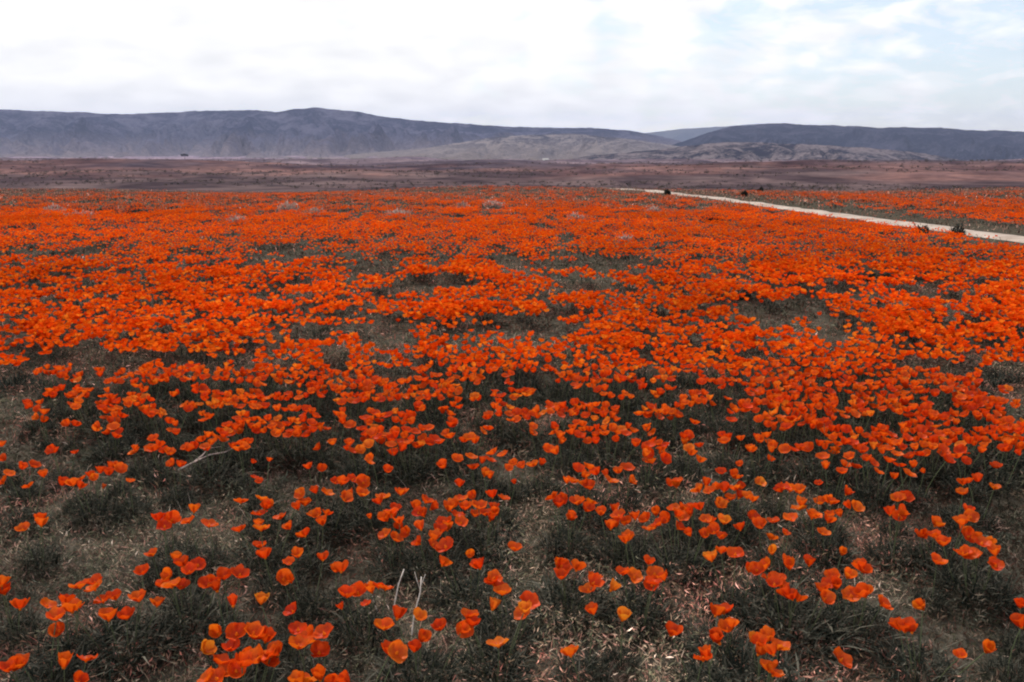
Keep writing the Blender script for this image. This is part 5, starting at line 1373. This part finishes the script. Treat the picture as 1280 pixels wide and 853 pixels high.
# ------------------------------------------------------------------ shrubs one can pick out
def shrub(name, label, cat, x, y, w, h, dark, pale, group, leaves=420, pw=0.02):
    r = np.random.default_rng(int(abs(x) * 100 + y * 10))
    root = empty(name, (x, y, float(ground_z(x, y))), r.uniform(0, 6.28))
    tag(root, label, cat, group)
    n = leaves
    az = r.uniform(0, 2 * PI, n); el = np.arcsin(r.random(n)); rad = (0.25 + 0.75 * r.random(n) ** 0.6) * (0.35 + 1.25 * fbm(az * 1.3 + x, el * 2 + y, 2))
    bx = rad * np.cos(az) * np.cos(el) * w * 0.5; by = rad * np.sin(az) * np.cos(el) * w * 0.5; bz = rad * np.sin(el) * h * 0.85
    c = np.array(dark) + (np.array(pale) - np.array(dark)) * r.random((n, 1)) ** 1.5
    V, T, C = blades(bx, by, bz, h * r.uniform(0.2, 0.42, n), pw * r.uniform(0.6, 1.5, n), az + r.normal(0, 0.8, n), r.uniform(0, 1.3, n), c.astype(np.float32))
    link("foliage", mesh_np("foliage", V, T, C, [M_shrub]), root)
    for q in range(5):
        a = q * 1.26 + r.uniform(-0.4, 0.4); l = h * r.uniform(0.6, 0.9); sp = w * 0.3
        me = tube_mesh("branch", [(0, 0, -0.02), (math.cos(a) * sp * 0.4, math.sin(a) * sp * 0.4, l * 0.5), (math.cos(a) * sp, math.sin(a) * sp, l)], [0.02 * w + 0.004, 0.012 * w + 0.003, 0.003], M_wood)
        link("branch", me, root)
    return root
def tube_mesh(name, pts, rad, mat, ns=6):
    V = []; T = []
    P = [Vector(p) for p in pts]
    for i, p in enumerate(P):
        d = (P[min(i + 1, len(P) - 1)] - P[max(i - 1, 0)]).normalized()
        u = d.orthogonal().normalized(); v = d.cross(u)
        for a in range(ns):
            t = a / ns * 2 * PI; V.append(tuple(p + (u * math.cos(t) + v * math.sin(t)) * rad[i]))
    for i in range(len(P) - 1):
        for a in range(ns):
            p, q = i * ns + a, i * ns + (a + 1) % ns
            T += [(p, q, q + ns), (p, q + ns, p + ns)]
    n = len(V); V += [tuple(P[0]), tuple(P[-1])]
    for a in range(ns):
        T += [(n, (a + 1) % ns, a), (n + 1, (len(P) - 1) * ns + a, (len(P) - 1) * ns + (a + 1) % ns)]
    return mesh_np(name, V, T, None, [mat])
def at(px, py, z=0.0):
    """where the line of sight through a point of the photograph meets the field"""
    a, b, c = ray(px, py)
    t = (EYE - z) / -(c + 0.024 * b)
    return a * t, b * t
DK, DP = (0.016, 0.020, 0.017), (0.05, 0.052, 0.045)
BK, BP = (0.26, 0.18, 0.155), (0.62, 0.48, 0.42)
for px, py, wpx, hpx, lab in (
    (892, 278, 27, 9, "dark low shrub alone among the poppies left of the path"),
    (1152, 292, 24, 10, "dark rounded shrub on the near edge of the path"),
    (1198, 294, 22, 11, "dark rounded shrub nearest on the edge of the path, rightmost of two"),
    (1072, 351, 24, 9, "dark shrub among the poppies at right, left one of three in a row"),
    (1092, 352, 18, 12, "dark shrub among the poppies at right, middle one of three in a row"),
    (1110, 350, 20, 8, "dark shrub among the poppies at right, right one of three in a row"),
    (930, 374, 24, 8, "dark flat shrub in the poppies below the lone shrub"),
    (834, 243, 9, 6, "small dark bush by the far end of the path"),
    (930, 246, 9, 6, "small dark bush beyond the path, nearer of two"),
    (951, 238.5, 7, 5, "small dark bush beyond the path, farther of two"),
    (103, 267, 30, 7, "dark patchy bush in the poppies far left, beside the pale clump"),
    (130, 268, 36, 8, "dark wide bush in the poppies far left, middle of a line"),
    (170, 270, 44, 9, "dark wide bush in the poppies at left, right end of a line")):
    x, y = at(px, py); s = math.hypot(x, y) / 1100
    shrub("shrub", lab, "shrub", x, y, wpx * s, max(hpx * s * 0.9, 0.12) + 0.07 * min(max(y - 12, 0) / 18, 1), DK, DP, "dark shrubs in the poppy field", 420, 0.03 * max(y / 30, 0.5))
for px, py, wpx, hpx, lab in (
    (360, 268, 26, 13, "large pale buff dry bush standing out among the poppies at left"),
    (392, 270, 30, 8, "low pale dry tuft just right of the large buff bush"),
    (66, 268, 26, 9, "pale dry clump at far left between dark bushes"),
    (102, 274, 36, 7, "low pale dry clump in front of the dark bushes at far left"),
    (297, 282, 24, 7, "pale dry tuft left of the large buff bush and nearer"),
    (498, 273, 36, 9, "wide pale pinkish dry bush among the poppies left of centre"),
    (578, 263, 14, 8, "small pale pinkish dry bush far off near the centre"),
    (616, 260, 30, 7, "low pinkish dry clump far off right of the small pale bush"),
    (720, 279, 24, 8, "pale pinkish dry tuft in the poppies right of centre"),
    (817, 269, 20, 8, "pale dry bush in the poppies below the start of the path"),
    (780, 310, 18, 8, "small pale pinkish tuft, nearest of the pale ones right of centre")):
    x, y = at(px, py); s = math.hypot(x, y) / 1100
    shrub("dry_bush", lab, "dry bush", x, y, wpx * s, max(hpx * s * 0.8, 0.2) + 0.14, BK, BP, "pale dry bushes in the poppy field", 520, 0.026 * max(y / 30, 0.5))

# ------------------------------------------------------------------ dead stalks and twigs in the foreground
def stalk(name, label, base, segs, mat, cat):
    bx, by = base
    root = empty(name, (bx, by, float(ground_z(bx, by)) + (0.06 if cat == "twig" else 0.0)))
    tag(root, label, cat)
    for nm, pts, rad in segs:
        link(nm, tube_mesh(nm, pts, [q * 0.68 for q in rad], mat), root)
    return root
stalk("dry_stalk", "pale upright dead stalk between poppies, left one of two", at(493, 776), [
    ("stem", [(0, 0, -0.02), (-0.004, 0.01, 0.05), (0.004, 0.03, 0.09), (0.012, 0.05, 0.13), (0.030, 0.08, 0.175)], [0.0042, 0.0040, 0.0038, 0.0036, 0.003])], M_stalk, "dead stalk")
stalk("dry_stalk", "pale upright dead stalk with branching tip, right one of two", at(513, 806), [
    ("stem", [(0, 0, -0.02), (0.004, 0.02, 0.05), (0.010, 0.05, 0.10), (0.028, 0.09, 0.16), (0.030, 0.12, 0.205)], [0.0042, 0.0040, 0.0038, 0.0036, 0.0028]),
    ("branch", [(0.028, 0.095, 0.165), (0.014, 0.11, 0.20), (0.006, 0.12, 0.225)], [0.0026, 0.002, 0.0012]),
    ("branch", [(0.030, 0.10, 0.18), (0.045, 0.12, 0.215)], [0.0022, 0.0012])], M_stalk, "dead stalk")
stalk("dry_stalk", "short curved pale stem under the row of poppies beside the upright stalks", at(474, 768), [
    ("stem", [(0, 0, 0.0), (-0.012, 0.02, 0.02), (-0.028, 0.04, 0.05), (-0.040, 0.05, 0.09), (-0.042, 0.055, 0.12)], [0.0036, 0.0036, 0.0034, 0.003, 0.0022])], M_stalk, "dead stalk")
x0, y0 = at(224, 602)
stalk("dead_twig", "forked dead twig lying on the ground at left", (x0, y0), [
    ("branch", [(0, 0, 0.015), (0.05, 0.06, 0.03), (0.12, 0.14, 0.05), (0.19, 0.18, 0.05), (0.235, 0.25, 0.06)], [0.0085, 0.008, 0.007, 0.006, 0.004]),
    ("branch", [(0.05, 0.06, 0.03), (0.085, 0.13, 0.05), (0.10, 0.19, 0.07), (0.06, 0.20, 0.08)], [0.007, 0.0064, 0.005, 0.003]),
    ("branch", [(0.10, 0.19, 0.07), (0.16, 0.22, 0.07)], [0.0028, 0.0014])], M_twig, "twig")
x0, y0 = at(478, 470)
stalk("dead_twig", "thin grey dead twig among the poppies left of centre", (x0, y0), [
    ("branch", [(0, 0, 0.02), (0.06, 0.08, 0.08), (0.13, 0.12, 0.12), (0.2, 0.2, 0.16)], [0.005, 0.0045, 0.0036, 0.002]),
    ("branch", [(0.06, 0.08, 0.08), (0.03, 0.16, 0.15)], [0.004, 0.0018])], M_twig, "twig")

# ------------------------------------------------------------------ far things on the plain
def far_at(px, py, y):
    a, b, c = ray(px, py); return a / b * y
ys_ = np.arange(700.0, 1700.0, 10.0); xs_ = ys_ * far_at(230, 186, 1.0)      # on the brow of the rise that closes the view there
ty_ = float(ys_[np.argmax((ground_z(xs_, ys_) - EYE) / ys_)]); tx_ = far_at(230, 186, ty_)
root = empty("tree", (tx_, ty_, float(ground_z(tx_, ty_))))
tag(root, "lone dark tree far out on the plain at left", "tree")
r = np.random.default_rng(5); n = 700
az = r.uniform(0, 2 * PI, n); el = np.arcsin(r.uniform(-0.35, 1, n)); rad = (0.5 + 0.5 * r.random(n) ** 0.5) * (0.7 + 0.6 * fbm(az * 1.4, el * 2, 3))
V, T, C = flakes(rad * np.cos(az) * np.cos(el) * 6.5, rad * np.sin(az) * np.cos(el) * 5, 4.6 + rad * np.sin(el) * 3.2, r.uniform(0.5, 1.0, n), np.tile((0.022, 0.022, 0.022), (n, 1)) * r.uniform(0.7, 1.6, (n, 1)))
link("crown", mesh_np("crown", V, T, C, [M_shrub]), root)
link("trunk", tube_mesh("trunk", [(0, 0, -0.5), (0.2, 0, 1.6), (0.1, 0.2, 4.0)], [0.55, 0.42, 0.22], M_wood), root)

by_ = 1900.0; bx_ = far_at(682, 193, by_)
root = empty("house", (bx_, by_, float(ground_z(bx_, by_))))
tag(root, "tiny white building far off at the foot of the pale slopes", "building")
def box_mesh(name, x0, x1, y0, y1, z0, z1, mat):
    V = [(x, y, z) for z in (z0, z1) for y in (y0, y1) for x in (x0, x1)]
    T = [(0, 2, 3), (0, 3, 1), (4, 5, 7), (4, 7, 6), (0, 1, 5), (0, 5, 4), (2, 6, 7), (2, 7, 3), (0, 4, 6), (0, 6, 2), (1, 3, 7), (1, 7, 5)]
    return mesh_np(name, V, T, None, [mat], None, False)
link("wall", box_mesh("wall", -6, 6, -4, 4, -1, 4.2, M_white), root)
V = [(-6.6, -4.6, 4.2), (6.6, -4.6, 4.2), (6.6, 4.6, 4.2), (-6.6, 4.6, 4.2), (-6.6, 0, 6.6), (6.6, 0, 6.6)]
T = [(0, 1, 5), (0, 5, 4), (2, 3, 4), (2, 4, 5), (0, 4, 3), (1, 2, 5), (0, 3, 2), (0, 2, 1)]
link("roof", mesh_np("roof", V, T, None, [M_roof], None, False), root)
link("door", box_mesh("door", -0.6, 0.6, -4.06, -3.9, -0.5, 2.0, M_glass), root)
for wx in (-3.6, 3.6):
    link("window", box_mesh("window", wx - 0.9, wx + 0.9, -4.06, -3.9, 1.2, 2.6, M_glass), root)

# ------------------------------------------------------------------ haze
hm, ht, ho = new_mat("haze")
pv = ht.nodes.new('ShaderNodeVolumePrincipled')
pv.inputs['Color'].default_value = (0.58, 0.67, 1.0, 1)
pv.inputs['Density'].default_value = 0.000050
pv.inputs['Anisotropy'].default_value = 0.0
ht.links.new(pv.outputs[0], ho.inputs['Volume'])
o = link("haze", box_mesh("haze", -26000, 26000, -900, 15500, -40, 620, hm))
tag(o, "thin blue haze over the plain and hills", "haze", kind='stuff')

S.collection.children.link(COL)
bpy.context.view_layer.update()
print("objects", len(COL.objects), "mesh tris", sum(len(m.polygons) for m in bpy.data.meshes))
